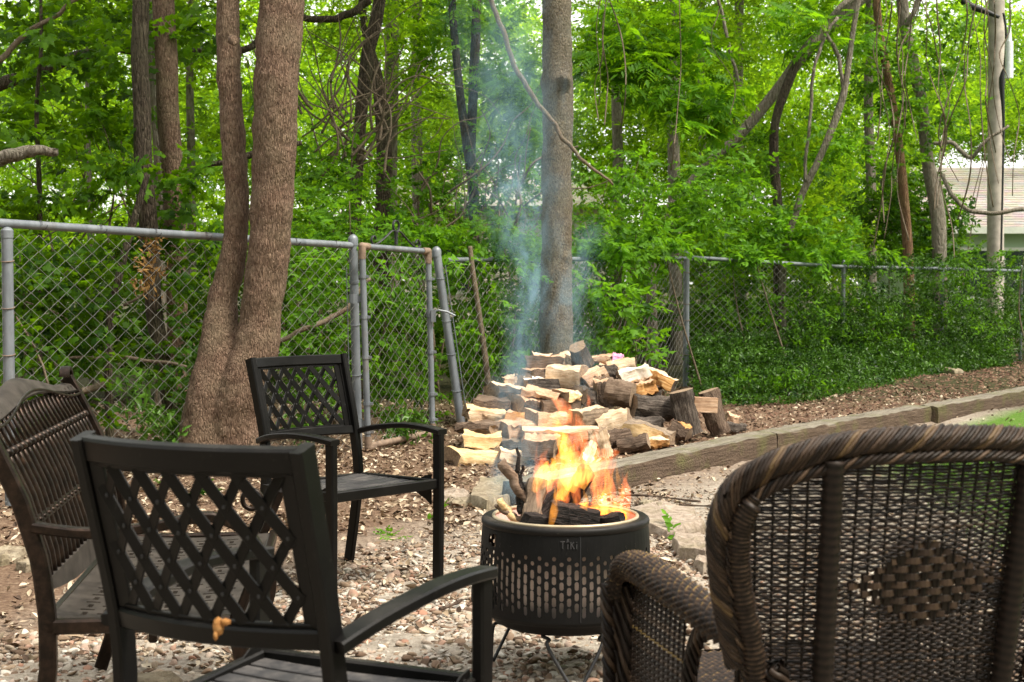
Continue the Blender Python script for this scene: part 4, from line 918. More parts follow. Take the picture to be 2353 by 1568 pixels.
M = MB(); chainlink(M, far, GP, 0.02, 1.48, 0.02, 1.43, 0.062); tag(M.build('chain_link_mesh', 'wire', LF, world=True), kind='stuff')
M = MB(); M.bar([GP + Vector((-0.045, -0.06, z)) + Vector((-0.02 * z, 0, 0)) for z in (0.05, 0.7, 1.3)], 0.014, 0.006); M.build('tension_bar', 'galvanised', LF, world=True)

def gate():
    A = P(846, 1035, 10.35); A.z = 0.03; B = P(994, 1000, 11.0); B.z = 0.06
    At = P(832, 566, 10.35); Bt = P(984, 578, 11.0)
    r = empty('garden_gate', (A.x, A.y, 0), 0, 'narrow chain link garden gate with an iron scroll on its top bar', 'gate')
    def pipe(nm, pts, rad, mt='galvanised'):
        M = MB(); M.tube(pts, rad, 12); o = M.build(nm, mt, r, world=True); autosmooth(o); return o
    pipe('gate_upright', [A, (A + At) / 2, At], 0.023); pipe('gate_upright', [B, (B + Bt) / 2, Bt], 0.022)
    pipe('gate_top_bar', [At, Bt], 0.021); pipe('gate_bottom_bar', [A + Vector((0, 0, 0.01)), B + Vector((0, 0, 0.01))], 0.023, 'rust')
    for c, e in ((At, -1), (Bt, 1), (A, -1), (B, 1)):
        M = MB(); d = (Bt - At).normalized(); M.tube([c - Vector((0, 0, 0.09 if c.z > 0.5 else -0.08)), c], 0.027, 12); M.tube([c, c - d * 0.07 * e], 0.026, 12); M.ball(c, 0.0275, seg=10)
        autosmooth(M.build('corner_elbow', 'rust', r, world=True))
    for t in (0.08, 0.22, 0.45, 0.65, 0.85):
        for (p0, p1) in ((A, At), (B, Bt)):
            M = MB(); c = p0 + (p1 - p0) * t; M.tube([c - Vector((0, 0, 0.012)), c + Vector((0, 0, 0.012))], 0.028, 12)
            M.box(c + Vector((0.035, -0.01, 0)), (0.02, 0.014, 0.018))
            M.build('tension_band', 'galvanised', r, world=True)
    for t in (0.12, 0.74):
        c = A + (At - A) * t; M = MB(); g_ = Vector((c.x - 0.07, c.y + 0.02, c.z))
        M.box((c + g_) / 2, (0.11, 0.02, 0.04)); M.tube([g_ - Vector((0, 0, 0.03)), g_ + Vector((0, 0, 0.03))], 0.038, 12); M.build('hinge', 'galvanised', r, world=True)
    c = B + (Bt - B) * 0.67; M = MB(); M.tube([c, c + Vector((0.07, 0.0, 0.012)), c + Vector((0.13, 0.01, 0.0)), c + Vector((0.19, 0.02, -0.03))], 0.008, 8); M.box(c + Vector((0.03, -0.03, -0.03)), (0.035, 0.02, 0.09)); M.tube([c - Vector((0, 0, 0.02)), c + Vector((0, 0, 0.02))], 0.03, 12)
    M.build('latch', 'galvanised', r, world=True)
    M = MB(); L = math.hypot(B.x - A.x, B.y - A.y); sh = (At.x - A.x)
    u = (B - A).normalized()
    chainlink(M, A + u * 0.06, B - u * 0.05, 0.05, At.z - 0.03, 0.09, Bt.z - 0.03, 0.050, 0.087, 0.0019, lean=lambda z, t: -0.035 * z)
    tag(M.build('chain_link_mesh', 'wire', r, world=True), kind='stuff')
    # iron scroll ornament
    M = MB(); mid = (At + Bt) / 2 + Vector((0, 0, 0.02)); d = (Bt - At).normalized(); up = Vector((0, 0, 1))
    def sc(pts): return [mid + d * a + up * b for a, b in spline(pts, 40)]
    for s_ in (-1, 1):
        M.bar(sc([(s_ * 0.235, 0.035), (s_ * 0.25, 0.06), (s_ * 0.275, 0.05), (s_ * 0.285, 0.02), (s_ * 0.255, 0.0), (s_ * 0.2, 0.015), (s_ * 0.12, 0.06), (s_ * 0.05, 0.105), (0.012 * s_, 0.10), (s_ * 0.006, 0.01)]), 0.006, 0.018, up=(u.y, -u.x, 0))
    M.bar([mid + up * (0.145 + 0.04 * math.sin(t)) + d * 0.035 * math.cos(t) for t in np.linspace(-PI / 2, 1.5 * PI, 24)], 0.006, 0.018, up=(u.y, -u.x, 0))
    M.build('scroll_ornament', 'iron', r, world=True)
gate()

MP = P(1064, 1000, 11.4); MP.z = 0; CP = P(1576, 895, 16.5); CP.z = 0
MF = empty('chain_link_fence', (MP.x, MP.y, 0), 0, 'middle run of chain link fence behind the firewood, with a leaning end post', 'fence')
ltop = P(1003, 580, 11.4)
p, q = post(MF, MP, ltop.z, 0.033, (ltop.x - MP.x, 0), label='galvanised end post leaning left'); ties(MF, p, q, 0.035, (0.25, 0.45, 0.63, 0.86), 'galvanised', 'tension_band')
M = MB(); off = Vector((0.055, -0.02, 0)); M.bar([p + off + (q - p) * t for t in (0.05, 0.5, 0.93)], 0.014, 0.006); M.build('tension_bar', 'galvanised', MF, world=True)
ra = P(1012, 598, 11.9); rb = P(1576, 594, 16.5); rail(MF, ra, rb, 0.021)
M = MB(); chainlink(M, MP + Vector((0.05, 0.06, 0)), CP, 0.02, ra.z - 0.03, 0.02, rb.z - 0.03, 0.07, 0.087, 0.0019, lean=lambda z, t: (1 - t) ** 3 * -0.19 * z)
tag(M.build('chain_link_mesh', 'wire', MF, world=True), kind='stuff')
M = MB(); path, rad = pxpath([(1126, 915, 11.9, 7), (1112, 800, 11.9, 7), (1098, 700, 11.9, 6), (1086, 620, 11.9, 6), (1080, 566, 11.9, 5)]); M.tube(path, rad, 8)
o = M.build('wooden_stake', 'twig', None, world=True, smooth=True, origin=path[0]); tag(o, 'grey leaning wooden stake against the fence right of the leaning post', 'stake')

RF = empty('chain_link_fence', (CP.x, CP.y, 0), 0, 'right run of chain link fence with ivy swallowing its far end', 'fence')
pts = [(1576, 893, 583, 16.5), (1936, 872, 606, 18.3), (2163, 852, 611, 19.7), (2344, 836, 617, 21.4), (2560, 820, 625, 23.4)]
fp = []
for i, (x, yb, yt, d) in enumerate(pts):
    b = P(x, yb, d); b.z = 0.0; t = P(x, yt, d).z; fp.append((b, t))
    p, q = post(RF, b, t + (0.02 if i == 0 else 0), 0.034 if i == 0 else 0.024, (0, 0), label='thick blue-grey corner post' if i == 0 else None)
    ties(RF, p, q, 0.036 if i == 0 else 0.026, (0.25, 0.5, 0.62, 0.85))
for (a, ta), (b, tb) in zip(fp[:-1], fp[1:]):
    rail(RF, (a.x, a.y, ta - 0.04), (b.x, b.y, tb - 0.04), 0.022); rail_ties(RF, (a.x, a.y, ta - 0.04), (b.x, b.y, tb - 0.04), 4)
    M = MB(); chainlink(M, a, b, 0.02, ta - 0.05, 0.02, tb - 0.05, 0.065, 0.087, 0.002); tag(M.build('chain_link_mesh', 'wire', RF, world=True), kind='stuff')

# ivy and vines on the fences
def fz(x): # depth of the right fence at photo x
    xs = [p[0] for p in pts]; ds = [p[3] for p in pts]; return float(np.interp(x, xs, ds))
def ivy():
    z = []
    for x in range(1600, 2460, 22):
        d = fz(x); full = np.clip((x - 1760) / 220, 0, 1)
        top = 790 - 175 * full + 16 * math.sin(x * 0.05); bot = 905 - (x - 1600) * 0.085 + 30 * math.exp(-((x - 1800) / 130) ** 2)
        n = int(60 + 45 * full); z.append((x, (top + bot) / 2, 26, (bot - top) / 2, d - 0.16, 0.2, n))
    for x in range(1610, 2330, 20):
        yf = float(np.interp(x, [1600, 1660, 1830, 1960, 2110, 2250, 2400], [915, 942, 940, 914, 878, 857, 843])); df = G(x, yf).y; d1 = fz(x)
        for t in (0.0, 0.25, 0.5, 0.75, 1.0):
            yy = yf + (800 - yf) * t ** 1.1; z.append((x, yy - 12, 22, 20 + 10 * t, df + 0.3 + (d1 - df - 0.4) * t, 0.22, 30))
    for x in range(1960, 2460, 24): z.append((x, 610 + (x - 2030) * 0.03, 28, 24, fz(x) + 0.05, 0.3, 32))
    foliage_o = foliage('ivy', z, 'ivy', 0.042, 'leaf_ivy', None, 1.0, (0.45, 0.3), shell=0.4)
    tag(foliage_o, 'dark glossy ivy blanketing the right fence and its foot', 'ivy', kind='stuff')
    o = foliage('ivy', [(1990, 760, 200, 90, 18.3, 0.5, 150), (2150, 700, 120, 60, 19.4, 0.3, 90), (2250, 760, 100, 60, 20, 0.4, 70), (1780, 740, 170, 80, 17.4, 0.3, 90), (1900, 680, 110, 70, 18.1, 0.3, 70), (2200, 640, 160, 40, 19.6, 0.4, 90), (1800, 880, 150, 30, 15.0, 0.4, 60)], 'ivy', 0.05, 'leaf_vine', None, 1.0, (0.35, 0.3)); tag(o, 'lighter green leaves mixed in the ivy midway along the right fence', 'ivy', kind='stuff')
    o = foliage('ivy', [(450, 900, 55, 90, 9.5, 0.2, 34), (390, 985, 70, 50, 9.2, 0.3, 34), (330, 960, 60, 40, 8.9, 0.2, 14), (300, 900, 70, 60, 8.8, 0.2, 12), (700, 985, 60, 50, 9.9, 0.2, 26), (930, 985, 60, 50, 10.8, 0.2, 30)], 'ivy', 0.058, 'leaf_ivy', None, 0.9, (0.75, 0.2)); tag(o, 'ivy sprigs creeping along the fence foot beside the twin-trunked tree', 'ivy', kind='stuff')
    o = foliage('vine', [(1040, 600, 55, 22, 11.6, 0.2, 12), (740, 590, 60, 24, 10.6, 0.15, 10), (1230, 640, 40, 100, 12.3, 0.2, 16), (1110, 760, 60, 120, 12.0, 0.2, 30)], 'ovate', 0.07, 'leaf_vine', None, 0.6, (0.7, 0.2)); tag(o, 'light green climbing vine leaves over the rail beside the leaning post', 'vine', kind='stuff')
    o = foliage('vine', [(1400, 575, 80, 34, 14.3, 0.3, 34), (1500, 545, 90, 30, 15.3, 0.3, 30), (1380, 680, 60, 60, 13.9, 0.2, 24), (1720, 592, 80, 16, 17.0, 0.2, 16), (1890, 590, 100, 18, 17.9, 0.2, 20)], 'ovate', 0.115, 'leaf_vine', None, 0.5, (0.85, 0.12)); tag(o, 'pale bright leafy sprays drooping over the rail right of the straight trunk', 'vine', kind='stuff')
    o = foliage('dead_leaves', [(345, 640, 55, 110, 10.5, 0.2, 26)], 'ivy', 0.045, 'leaf_dead', None, 1.0, (0.6, 0.3)); tag(o, 'withered orange-brown vine leaves on the flaky trunk behind the mesh', 'dead leaves', kind='stuff')
ivy()

# ------------------------------------------------------------------ pole and houses
def pole():
    b = P(2290, 640, 24); r = empty('utility_pole', (b.x, b.y, 0), 0, 'pale weathered wooden utility pole rising behind the ivy-covered fence', 'utility pole')
    trunkmesh('shaft', [(2287, 760, 24, 19), (2288, 400, 24, 18.5), (2290, 0, 24, 18), (2292, -500, 24, 17)], 'pole_wood', r, seg=18, lump=0.008)
    M = MB(); path, rad = pxpath([(2300, 600, 23.6, 2.4), (2306, 300, 23.6, 3), (2302, 190, 23.6, 7), (2309, 150, 23.6, 3.5), (2312, 80, 23.6, 3), (2306, 30, 23.6, 3)]); M.tube(path, rad, 6)
    path, rad = pxpath([(2296, 40, 23.6, 4), (2260, 25, 23.6, 7), (2225, 12, 23.6, 9), (2200, -10, 23.6, 6)]); M.tube(path, rad, 8); M.build('cable', 'cable_black', r, world=True, smooth=True)
    M = MB(); path, rad = pxpath([(2319, 180, 23.4, 9), (2319, 96, 23.4, 9)], 4); M.tube(path, rad, 12); path, rad = pxpath([(2319, 96, 23.4, 6), (2320, 60, 23.4, 3)], 3); M.tube(path, rad, 8)
    autosmooth(M.build('junction_tube', 'white_plastic', r, world=True))
pole()
def house_right():
    Y0 = 31.0; e0 = P(2120, 522, Y0); b = P(2300, 640, Y0)
    r = empty('green_house', (b.x, b.y, 0), 0, 'low pale green house with a pinkish shingle roof at the right edge', 'house')
    xl = P(2150, 522, Y0).x; xr = P(2600, 522, Y0).x; ze = e0.z; zr = P(2250, 385, Y0 + 4.2).z
    n = 26; M = MB(); dy = 4.2 / n; dz = (zr - ze) / n
    for i in range(n):
        y0 = Y0 + i * dy; z0 = ze + i * dz
        a = [(xl, y0 - 0.03, z0 + 0.012), (xr, y0 - 0.03, z0 + 0.012), (xr, y0 + dy, z0 + dz), (xl, y0 + dy, z0 + dz), (xl, y0 - 0.03, z0 - 0.012), (xr, y0 - 0.03, z0 - 0.012)]
        M.add(a, [(0, 1, 2, 3), (4, 5, 1, 0)])
    M.add([(xl, Y0, ze - 0.02), (xr, Y0, ze - 0.02), (xr, Y0 + 4.2, zr - 0.02), (xl, Y0 + 4.2, zr - 0.02), (xr, Y0 + 8.4, ze - 0.02), (xl, Y0 + 8.4, ze - 0.02)], [(0, 1, 2, 3)[::-1], (3, 2, 4, 5)])
    M.build('roof', 'shingle', r, world=True)
    M = MB(); M.box(((xl + xr) / 2, Y0 + 4.2, ze / 2 - 0.02), (xr - xl - 0.5, 7.6, ze)); wl = M.build('wall', 'siding_green', r, world=True)
    M = MB(); M.box(((xl + xr) / 2, Y0 - 0.06, ze - 0.07), (xr - xl, 0.12, 0.14)); M.build('gutter', 'trim_white', r, world=True)
    for x in (2250, 2352):
        c = P(x, 600, Y0 + 0.38); M = MB(); M.box((c.x, Y0 + 0.39, 1.35), (0.9, 0.06, 1.1)); o = M.build('window', 'trim_white', r, world=True)
        M = MB(); M.box((c.x, Y0 + 0.355, 1.35), (0.78, 0.02, 0.96)); M.build('pane', 'glass_dark', o, world=True).data.transform(Matrix.Translation((0, 0, 0)))
house_right()
def house_mid():
    Y0 = 33.0; a = P(930, 400, Y0); b = P(1400, 640, Y0)
    r = empty('pale_house', ((a.x + b.x) / 2, Y0, 0), 0, 'pale pinkish house glimpsed through leaves behind the smoke', 'house')
    xl, xr = a.x, b.x; n = 22; M = MB(); H_ = P(1100, 470, Y0).z
    for i in range(n):
        z0 = H_ * i / n; z1 = H_ * (i + 1) / n
        M.add([(xl, Y0 - 0.03, z0), (xr, Y0 - 0.03, z0), (xr, Y0, z1), (xl, Y0, z1), (xl, Y0 + 0.02, z0), (xr, Y0 + 0.02, z0)], [(0, 1, 2, 3), (4, 5, 1, 0)])
    M.box(((xl + xr) / 2, Y0 + 3.1, H_ / 2), (xr - xl - 0.02, 6, H_ - 0.02)); M.build('wall', 'siding', r, world=True)
    M = MB(); zt = P(1100, 398, Y0 + 3).z
    M.add([(xl - 0.3, Y0 - 0.4, H_ - 0.05), (xr + 0.3, Y0 - 0.4, H_ - 0.05), (xr + 0.3, Y0 + 3, zt), (xl - 0.3, Y0 + 3, zt), (xl - 0.3, Y0 + 6.4, H_ - 0.05), (xr + 0.3, Y0 + 6.4, H_ - 0.05)], [(0, 1, 2, 3), (3, 2, 5, 4)]); rf = M.build('roof', 'shingle', r, world=True)
    c = P(978, 385, Y0 + 2); M = MB(); M.box((c.x, Y0 + 2, c.z - 0.3), (0.5, 0.5, 1.2)); M.build('chimney', 'brick_orange', rf, world=True)
    for x in (1060, 1250):
        c = P(x, 600, Y0); M = MB(); M.box((c.x, Y0 - 0.05, 1.5), (1.0, 0.08, 1.2)); o = M.build('window', 'trim_white', r, world=True)
        M = MB(); M.box((c.x, Y0 - 0.1, 1.5), (0.86, 0.02, 1.04)); M.build('pane', 'glass_dark', o, world=True)
house_mid()
#@@PART2
# ------------------------------------------------------------------ firewood pile
def log(cx, cy, w_, h_, rot, front, top, label, shape='split', depth=None, yaw=None, dd=0.25, end='end_grain'):
    """cx,cy,w,h in pixels of the close view of the pile -> photo pixels; one log lying roughly across the view"""
    x = 1041.7 + .2865 * cx; y = 765.9 + .2865 * cy
    if depth is None:
        depth = float(np.interp(cy, [150, 330, 500, 700, 900, 1010], [11.25, 10.95, 10.6, 10.25, 9.9, 9.65]))
        if cx > 1200: depth -= 0.0
    g = random.Random(int(cx * 7 + cy * 13)); k = .2865 / PPM(depth); L = w_ * k; H_ = h_ * k
    yaw = g.uniform(-0.5, 0.5) if yaw is None else yaw
    n = 12; D = max(dd, 0.6 * H_) if shape != 'round' else H_
    if shape == 'round': sec = [(0.5 * math.cos(a), 0.5 * math.sin(a)) for a in np.linspace(0, 2 * PI, 15)[:-1]]
    elif shape == 'board': sec = [(-0.5, -0.5), (0.5, -0.5), (0.5, 0.5), (-0.5, 0.5)]
    else:
        t = g.uniform(-0.12, 0.12)
        sec = [(-0.5, -0.34 + t), (-0.44, -0.5), (0.1, -0.5), (0.42, -0.38), (0.5, 0.0), (0.36, 0.4), (0.1, 0.5), (-0.3, 0.48 - abs(t)), (-0.47, 0.40), (-0.5, 0.05 + t)]
        sec = [(a + g.uniform(-0.03, 0.03), b_ + g.uniform(-0.04, 0.04)) for a, b_ in sec]
    m = len(sec); vs = []; rough = {'split': 0.009, 'round': 0.008, 'board': 0.0006}[shape]
    tap = g.uniform(-0.14, 0.14) if shape != 'board' else 0; bow = g.uniform(-0.05, 0.05) * H_ if shape != 'board' else 0
    lane = [g.gauss(0, rough) for _ in range(m)]
    # long ridges torn along the grain
    for i in range(n + 1):
        u = i / n - 0.5; sc = 1 + tap * u
        endj = 0.0
        for j, (a, b_) in enumerate(sec):
            r_ = 1 + (g.gauss(0, 0.02) if shape != 'board' else 0.0)
            lane[j] = lane[j] * 0.75 + g.gauss(0, rough * 0.6)
            ex = (g.uniform(-0.014, 0.014) if shape == 'split' else 0.0) if i in (0, n) else 0
            vs.append((u * L + ex, a * D * sc * r_ + lane[j] * 0.6, b_ * H_ * sc * r_ + lane[j] + bow * math.cos(PI * u * 2)))
    fs = []; mi = []
    for i in range(n):
        for j in range(m):
            fs.append((i * m + j, i * m + (j + 1) % m, (i + 1) * m + (j + 1) % m, (i + 1) * m + j)[::-1])
            a = (sec[j][0] + sec[(j + 1) % m][0]) / 2; b_ = (sec[j][1] + sec[(j + 1) % m][1]) / 2
            if shape == 'round': mi.append(0)
            elif shape == 'board': mi.append(0)
            else: mi.append(1 if (b_ > 0.38 and a > -0.46) else (0 if a < 0 else 3))
    vs += [(-L / 2, 0, 0), (L / 2, 0, 0)]; c0 = len(vs) - 2
    for j in range(m): fs.append((c0, (j + 1) % m, j)); mi.append(2); fs.append((c0 + 1, n * m + j, n * m + (j + 1) % m)); mi.append(2)
    M = MB(); M.add(vs, [f[::-1] for f in fs], mi)
    ms = [front, top, end, 'log_bark']
    o = M.build('firewood_log', ms)
    autosmooth(o, 38 if shape != 'board' else 20)
    c = P(x, y, depth); 
    o.rotation_mode = 'QUATERNION'
    o.rotation_quaternion = (Matrix.Rotation(-R(rot), 4, 'Y') @ Matrix.Rotation(yaw, 4, 'Z')).to_quaternion()
    o.location = (c.x, c.y + D * 0.42 * math.cos(yaw), max(c.z, H_ * 0.35)); tag(o, label, 'log', 'split firewood logs in the pile')
B_, BG, SM = 'log_bark', 'log_bark_grey', 'log_smooth'
CR, YE, WH, TN, OR, GY = 'split_cream', 'split_yellow', 'split_white', 'split_tan', 'split_orange', 'split_grey'
LOGS = [
 (715, 185, 150, 50, -4, TN, CR, 'pale split log at the pile top, just left under the straight trunk', {}),
 (745, 238, 310, 115, 2, SM, TN, 'long brown bark-faced log across the upper left of the woodpile, under the trunk', {}),
 (905, 185, 130, 50, 12, CR, CR, 'small cream split log touching the left side of the topmost barked stub', {}),
 (1025, 190, 190, 160, -66, BG, BG, 'grey barked stub standing highest on the woodpile', dict(shape='round', depth=10.95)),
 (1190, 210, 190, 52, 3, TN, TN, 'thin tan split log at the top, running into the pink painted one', {}),
 (1325, 205, 95, 55, -8, 'pink_paint', 'pink_paint', 'short split log end daubed with pink paint, top right of the pile', {}),
 (1350, 258, 225, 95, 8, CR, CR, 'cream split log right under the pink painted end', {}),
 (1250, 320, 170, 120, -12, BG, TN, 'dark barked log wedged left of the bright white one', dict(depth=11.0)),
 (1455, 335, 245, 125, 17, WH, WH, 'brightest white split log, tilted up to the right on the upper right of the pile', dict(depth=10.75)),
 (930, 355, 285, 185, -3, CR, CR, 'widest cream split log, square faced, in the upper middle of the pile', {}),
 (1110, 375, 190, 150, 22, TN, CR, 'ragged tan split log leaning on the right of the widest cream one', {}),
 (1235, 400, 130, 90, -8, TN, B_, 'small striped split log between ragged tan log and bright white log', {}),
 (1670, 375, 250, 110, -24, OR, CR, 'orange grained log sloping down to a dark end at the pile right shoulder', dict(depth=10.8, end='log_bark')),
 (1515, 440, 190, 105, 9, OR, TN, 'rusty orange split log beneath the bright white one', dict(depth=10.7)),
 (1560, 520, 260, 90, 12, BG, BG, 'dark shadowed log under the rusty orange split log', dict(depth=10.75)),
 (460, 392, 110, 90, 10, CR, CR, 'small cream chunk at the left edge of the second tier', {}),
 (550, 390, 130, 115, -6, SM, B_, 'short brown barked chunk left of the dark pale-topped log', {}),
 (680, 325, 200, 85, 3, B_, TN, 'brown log end between the long bark-faced log and the pale-topped dark log', {}),
 (680, 415, 270, 110, -3, BG, WH, 'dark log with a pale flat top, left of the widest cream log', {}),
 (430, 470, 265, 95, -6, B_, CR, 'thin bark-edged log sticking out farthest left on the upper tier', {}),
 (710, 490, 290, 75, -14, TN, TN, 'long tan splinter log sloping down right over the brown middle log', dict(depth=10.45)),
 (912, 495, 115, 60, -4, YE, CR, 'small yellow wedge in the middle of the pile', dict(depth=10.4)),
 (1080, 515, 180, 140, -18, BG, BG, 'blackish barked log just left of the big smooth grey block', dict(depth=10.5)),
 (1205, 480, 130, 220, 4, B_, TN, 'bark chunk with pale rotten patch beside the big smooth block', dict(depth=10.5)),
 (1345, 490, 215, 225, -8, SM, SM, 'big smooth grey-brown log block in the pile centre right', dict(shape='round', depth=10.45, dd=.2)),
 (1600, 605, 330, 200, -8, BG, BG, 'biggest rough grey barked log on the right of the pile', dict(shape='round', depth=10.45)),
 (1870, 645, 360, 200, -76, BG, SM, 'upright dark log with mossy top, left of the two standing logs', dict(shape='round', depth=10.35, yaw=0.0)),
 (2095, 640, 360, 170, -72, B_, SM, 'upright furrowed brown log standing farthest right', dict(shape='round', depth=10.6, yaw=0.0)),
 (2025, 577, 190, 118, -3, TN, YE, 'sawn tan board end caught between the two standing logs', dict(shape='board', depth=10.4, yaw=0.05, dd=.05)),
 (320, 580, 290, 115, -2, B_, SM, 'brown rounded log over the yellow-cream split one at left', {}),
 (570, 590, 190, 150, -10, B_, TN, 'bark-edged brown log end left of the reddish middle log', dict(depth=10.4)),
 (840, 585, 300, 120, 0, SM, B_, 'dull brown log behind the tallest red flame wisp', dict(depth=10.4)),
 (250, 660, 320, 105, -7, CR, YE, 'yellow-cream split log third from the ground at the left edge', {}),
 (530, 680, 200, 95, -6, OR, TN, 'orange-tan split log right of the yellow-cream left one', {}),
 (760, 700, 350, 120, -8, TN, TN, 'long pinkish tan split log behind the flames, middle height', dict(depth=10.2)),
 (1080, 690, 240, 180, 3, GY, CR, 'weathered grey splintered log in the centre under the smooth block', dict(depth=10.15)),
 (1300, 700, 250, 150, 14, CR, CR, 'cream log with bark underside right of the splintered grey one', dict(depth=10.1)),
 (1520, 740, 260, 100, 0, BG, BG, 'dark log in the gap below the biggest rough barked log', dict(depth=10.3)),
 (1600, 810, 400, 120, -12, YE, GY, 'long yellow-green streaked split log low on the right behind the timber', dict(depth=9.95)),
 (1840, 790, 150, 110, -24, B_, OR, 'small brown curled log end beside the standing dark log', dict(depth=10.0)),
 (218, 768, 335, 88, 0, B_, SM, 'flat brown barked log second from the ground at far left', {}),
 (228, 878, 300, 125, -3, YE, YE, 'wavy edged yellow split log under the flat brown one at far left', {}),
 (500, 785, 250, 140, -4, TN, TN, 'grey-tan split log in the blue smoke at lower left', {}),
 (860, 820, 620, 125, 1, TN, CR, 'longest pink-tan split log stretched behind the tall flame', dict(depth=9.95, yaw=0.04)),
 (150, 1010, 370, 115, -7, YE, YE, 'lowest broad yellow split log resting on the leaves at far left', dict(depth=9.7)),
 (455, 1010, 230, 110, -12, CR, CR, 'cream split log on the ground behind the upright burnt stick', dict(depth=9.7)),
 (520, 905, 300, 90, 0, BG, GY, 'dark shadowed log under the grey-tan one in the smoke', dict(depth=9.95)),
 (710, 915, 270, 190, -3, SM, TN, 'chunky log with tan top and smooth brown bark, low in the middle', dict(depth=9.6)),
 (965, 930, 170, 150, 20, BG, BG, 'brown-black barked log behind the brightest flame base', dict(depth=9.6)),
 (1190, 890, 230, 150, -76, CR, CR, 'cream upright split log leaning by the timber end, right of the flame', dict(depth=9.55, yaw=0.0, dd=.12)),
 (1080, 960, 170, 90, 62, CR, TN, 'narrow cream wedge standing between the flames', dict(depth=9.5, dd=.1)),
 (1330, 850, 190, 150, 8, B_, SM, 'rounded brown log end low behind the timber', dict(shape='round', depth=9.75)),
 (1450, 895, 250, 120, 14, B_, SM, 'mottled barked log lying right along the back of the timber', dict(shape='round', depth=9.6)),
 (1610, 885, 190, 65, 6, OR, CR, 'thin orange-brown split log low behind the timber', dict(depth=9.75)),
 (2270, 755, 170, 60, -4, BG, BG, 'dark flat bark slab on the mulch right of the standing logs', dict(depth=10.9, dd=.12)),
 (2235, 680, 110, 55, -22, TN, TN, 'short pale tan offcut on the mulch right of the standing logs', dict(depth=11.2, dd=.1)),
]
for a in LOGS: log(*a[:8], **a[8])

# ------------------------------------------------------------------ flat stones
def flatstone(x, y, rx, ry, h, label, mat='stone', seed=0, group='flat limestone pieces round the fire pit'):
    g = random.Random(seed); c = G(x, y); k = PPM(c.y); dy = abs(G(x, y - ry).y - G(x, y + ry).y) / 2; n = 14; M = MB(); vs = []
    rad = [1 + g.uniform(-0.22, 0.14) for _ in range(n)]; h *= 0.8
    for lv, (s_, z) in enumerate(((1.0, -0.03), (1.02, 0.4 * h), (0.985, 0.82 * h), (0.93, h * .97), (0.7, h), (0.4, h * 0.98))):
        for j in range(n):
            th = 2 * PI * j / n; vs.append((rx / k * rad[j] * s_ * math.cos(th), dy * rad[j] * s_ * math.sin(th), z + (g.uniform(-0.011, 0.011) if lv > 1 else 0)))
    vs.append((0, 0, h * 1.02)); fs = [(l * n + j, l * n + (j + 1) % n, (l + 1) * n + (j + 1) % n, (l + 1) * n + j) for l in range(5) for j in range(n)] + [(5 * n + j, 5 * n + (j + 1) % n, 6 * n) for j in range(n)]
    M.add(vs, fs); o = M.build('flat_stone', mat); o.location = (c.x, c.y, float(height(c.x, c.y))); autosmooth(o, 32); tag(o, label, 'stone', group)
for i, a in enumerate([(1135, 1150, 54, 30, .10, 'thick mossy limestone block left behind the fire pit', 'stone'),
                       (1045, 1140, 32, 14, .04, 'grey flat stone left of the thick mossy block', 'stone_pink'), (1062, 1160, 34, 9, .03, 'thin flat stone just in front of the grey one by the block', 'stone'),
                       (1530, 1205, 80, 34, .07, 'large pinkish flagstone right beside the fire pit', 'stone_pink'), (1500, 1180, 30, 12, .06, 'rough stone edge tucked behind the large flagstone', 'stone'),
                       (1592, 1272, 46, 22, .08, 'pale wedge stone in front of the large flagstone', 'stone_pink'), (1632, 1300, 40, 18, .05, 'grey slab partly hidden by the wicker chair edge', 'stone_pink'),
                       (20, 1290, 42, 14, .05, 'tan flat stone at the left edge behind the ornate seat leg', 'stone'), (90, 1308, 46, 13, .04, 'grey-brown flat stone just behind the ornate seat leg', 'stone'),
                       (330, 1585, 90, 20, .05, 'long pale stone at the bottom edge under the lattice chair', 'stone'), (1480, 1440, 30, 12, .04, 'small flat stone right of the fire pit base', 'stone_pink'),
                       (2170, 862, 26, 7, .12, 'pale rough rock at the ivy foot near the fence posts', 'stone')]):
    flatstone(*a, seed=i + 5)

# ------------------------------------------------------------------ weeds and sticks
for i, (x, y, n, s_, lb) in enumerate([(985, 1205, 7, .05, 'clump of broad green weed leaves in front of the far chair leg'), (905, 1240, 16, .026, 'spreading low green weeds under the far lattice chair'), (860, 1225, 10, .028, 'small green weed patch left of the far chair front leg'),
                         (1560, 1240, 5, .06, 'single bright broad-leaved weed on the flagstone edge'), (60, 1275, 14, .03, 'low green weeds at the left edge behind the ornate seat'),
                         (1455, 1130, 5, .02, 'tiny green weed in the dirt beside the timber'), (1610, 1175, 5, .02, 'tiny weed in the dirt near the wicker chair edge'), (470, 1130, 18, .03, 'weed patch behind the near chair lattice'), (380, 1120, 16, .035, 'leafy weeds at the fence foot left of the twin trunk'),
                         (1140, 1270, 8, .02, 'small green sprigs in the gravel left of the fire pit'), (830, 1340, 5, .02, 'tiny green sprout in gravel between chair legs'), (2120, 925, 12, .035, 'green weeds in the mulch behind the middle timber'), (2000, 955, 9, .03, 'sparse green sprouts in the mulch bed near the timber joint'), (1870, 1000, 7, .03, 'single sprouting weed low in the mulch right of the standing logs'), (500, 1080, 12, .04, 'green leaves at the base of the twin-trunked tree')]):
    c = G(x, y); z = [(x, y, 34 if n > 8 else 14, 6, c.y, 0.22 if n > 8 else 0.05, n if n > 8 else max(1, n // 2))]
    o = foliage('weed', z, 'ovate', s_ * 1.15, 'leaf_vine', None, 0.5, (0.6, 0.2), zmin=-0.05); tag(o, lb, 'weed', kind='stuff' if n >= 12 else None)
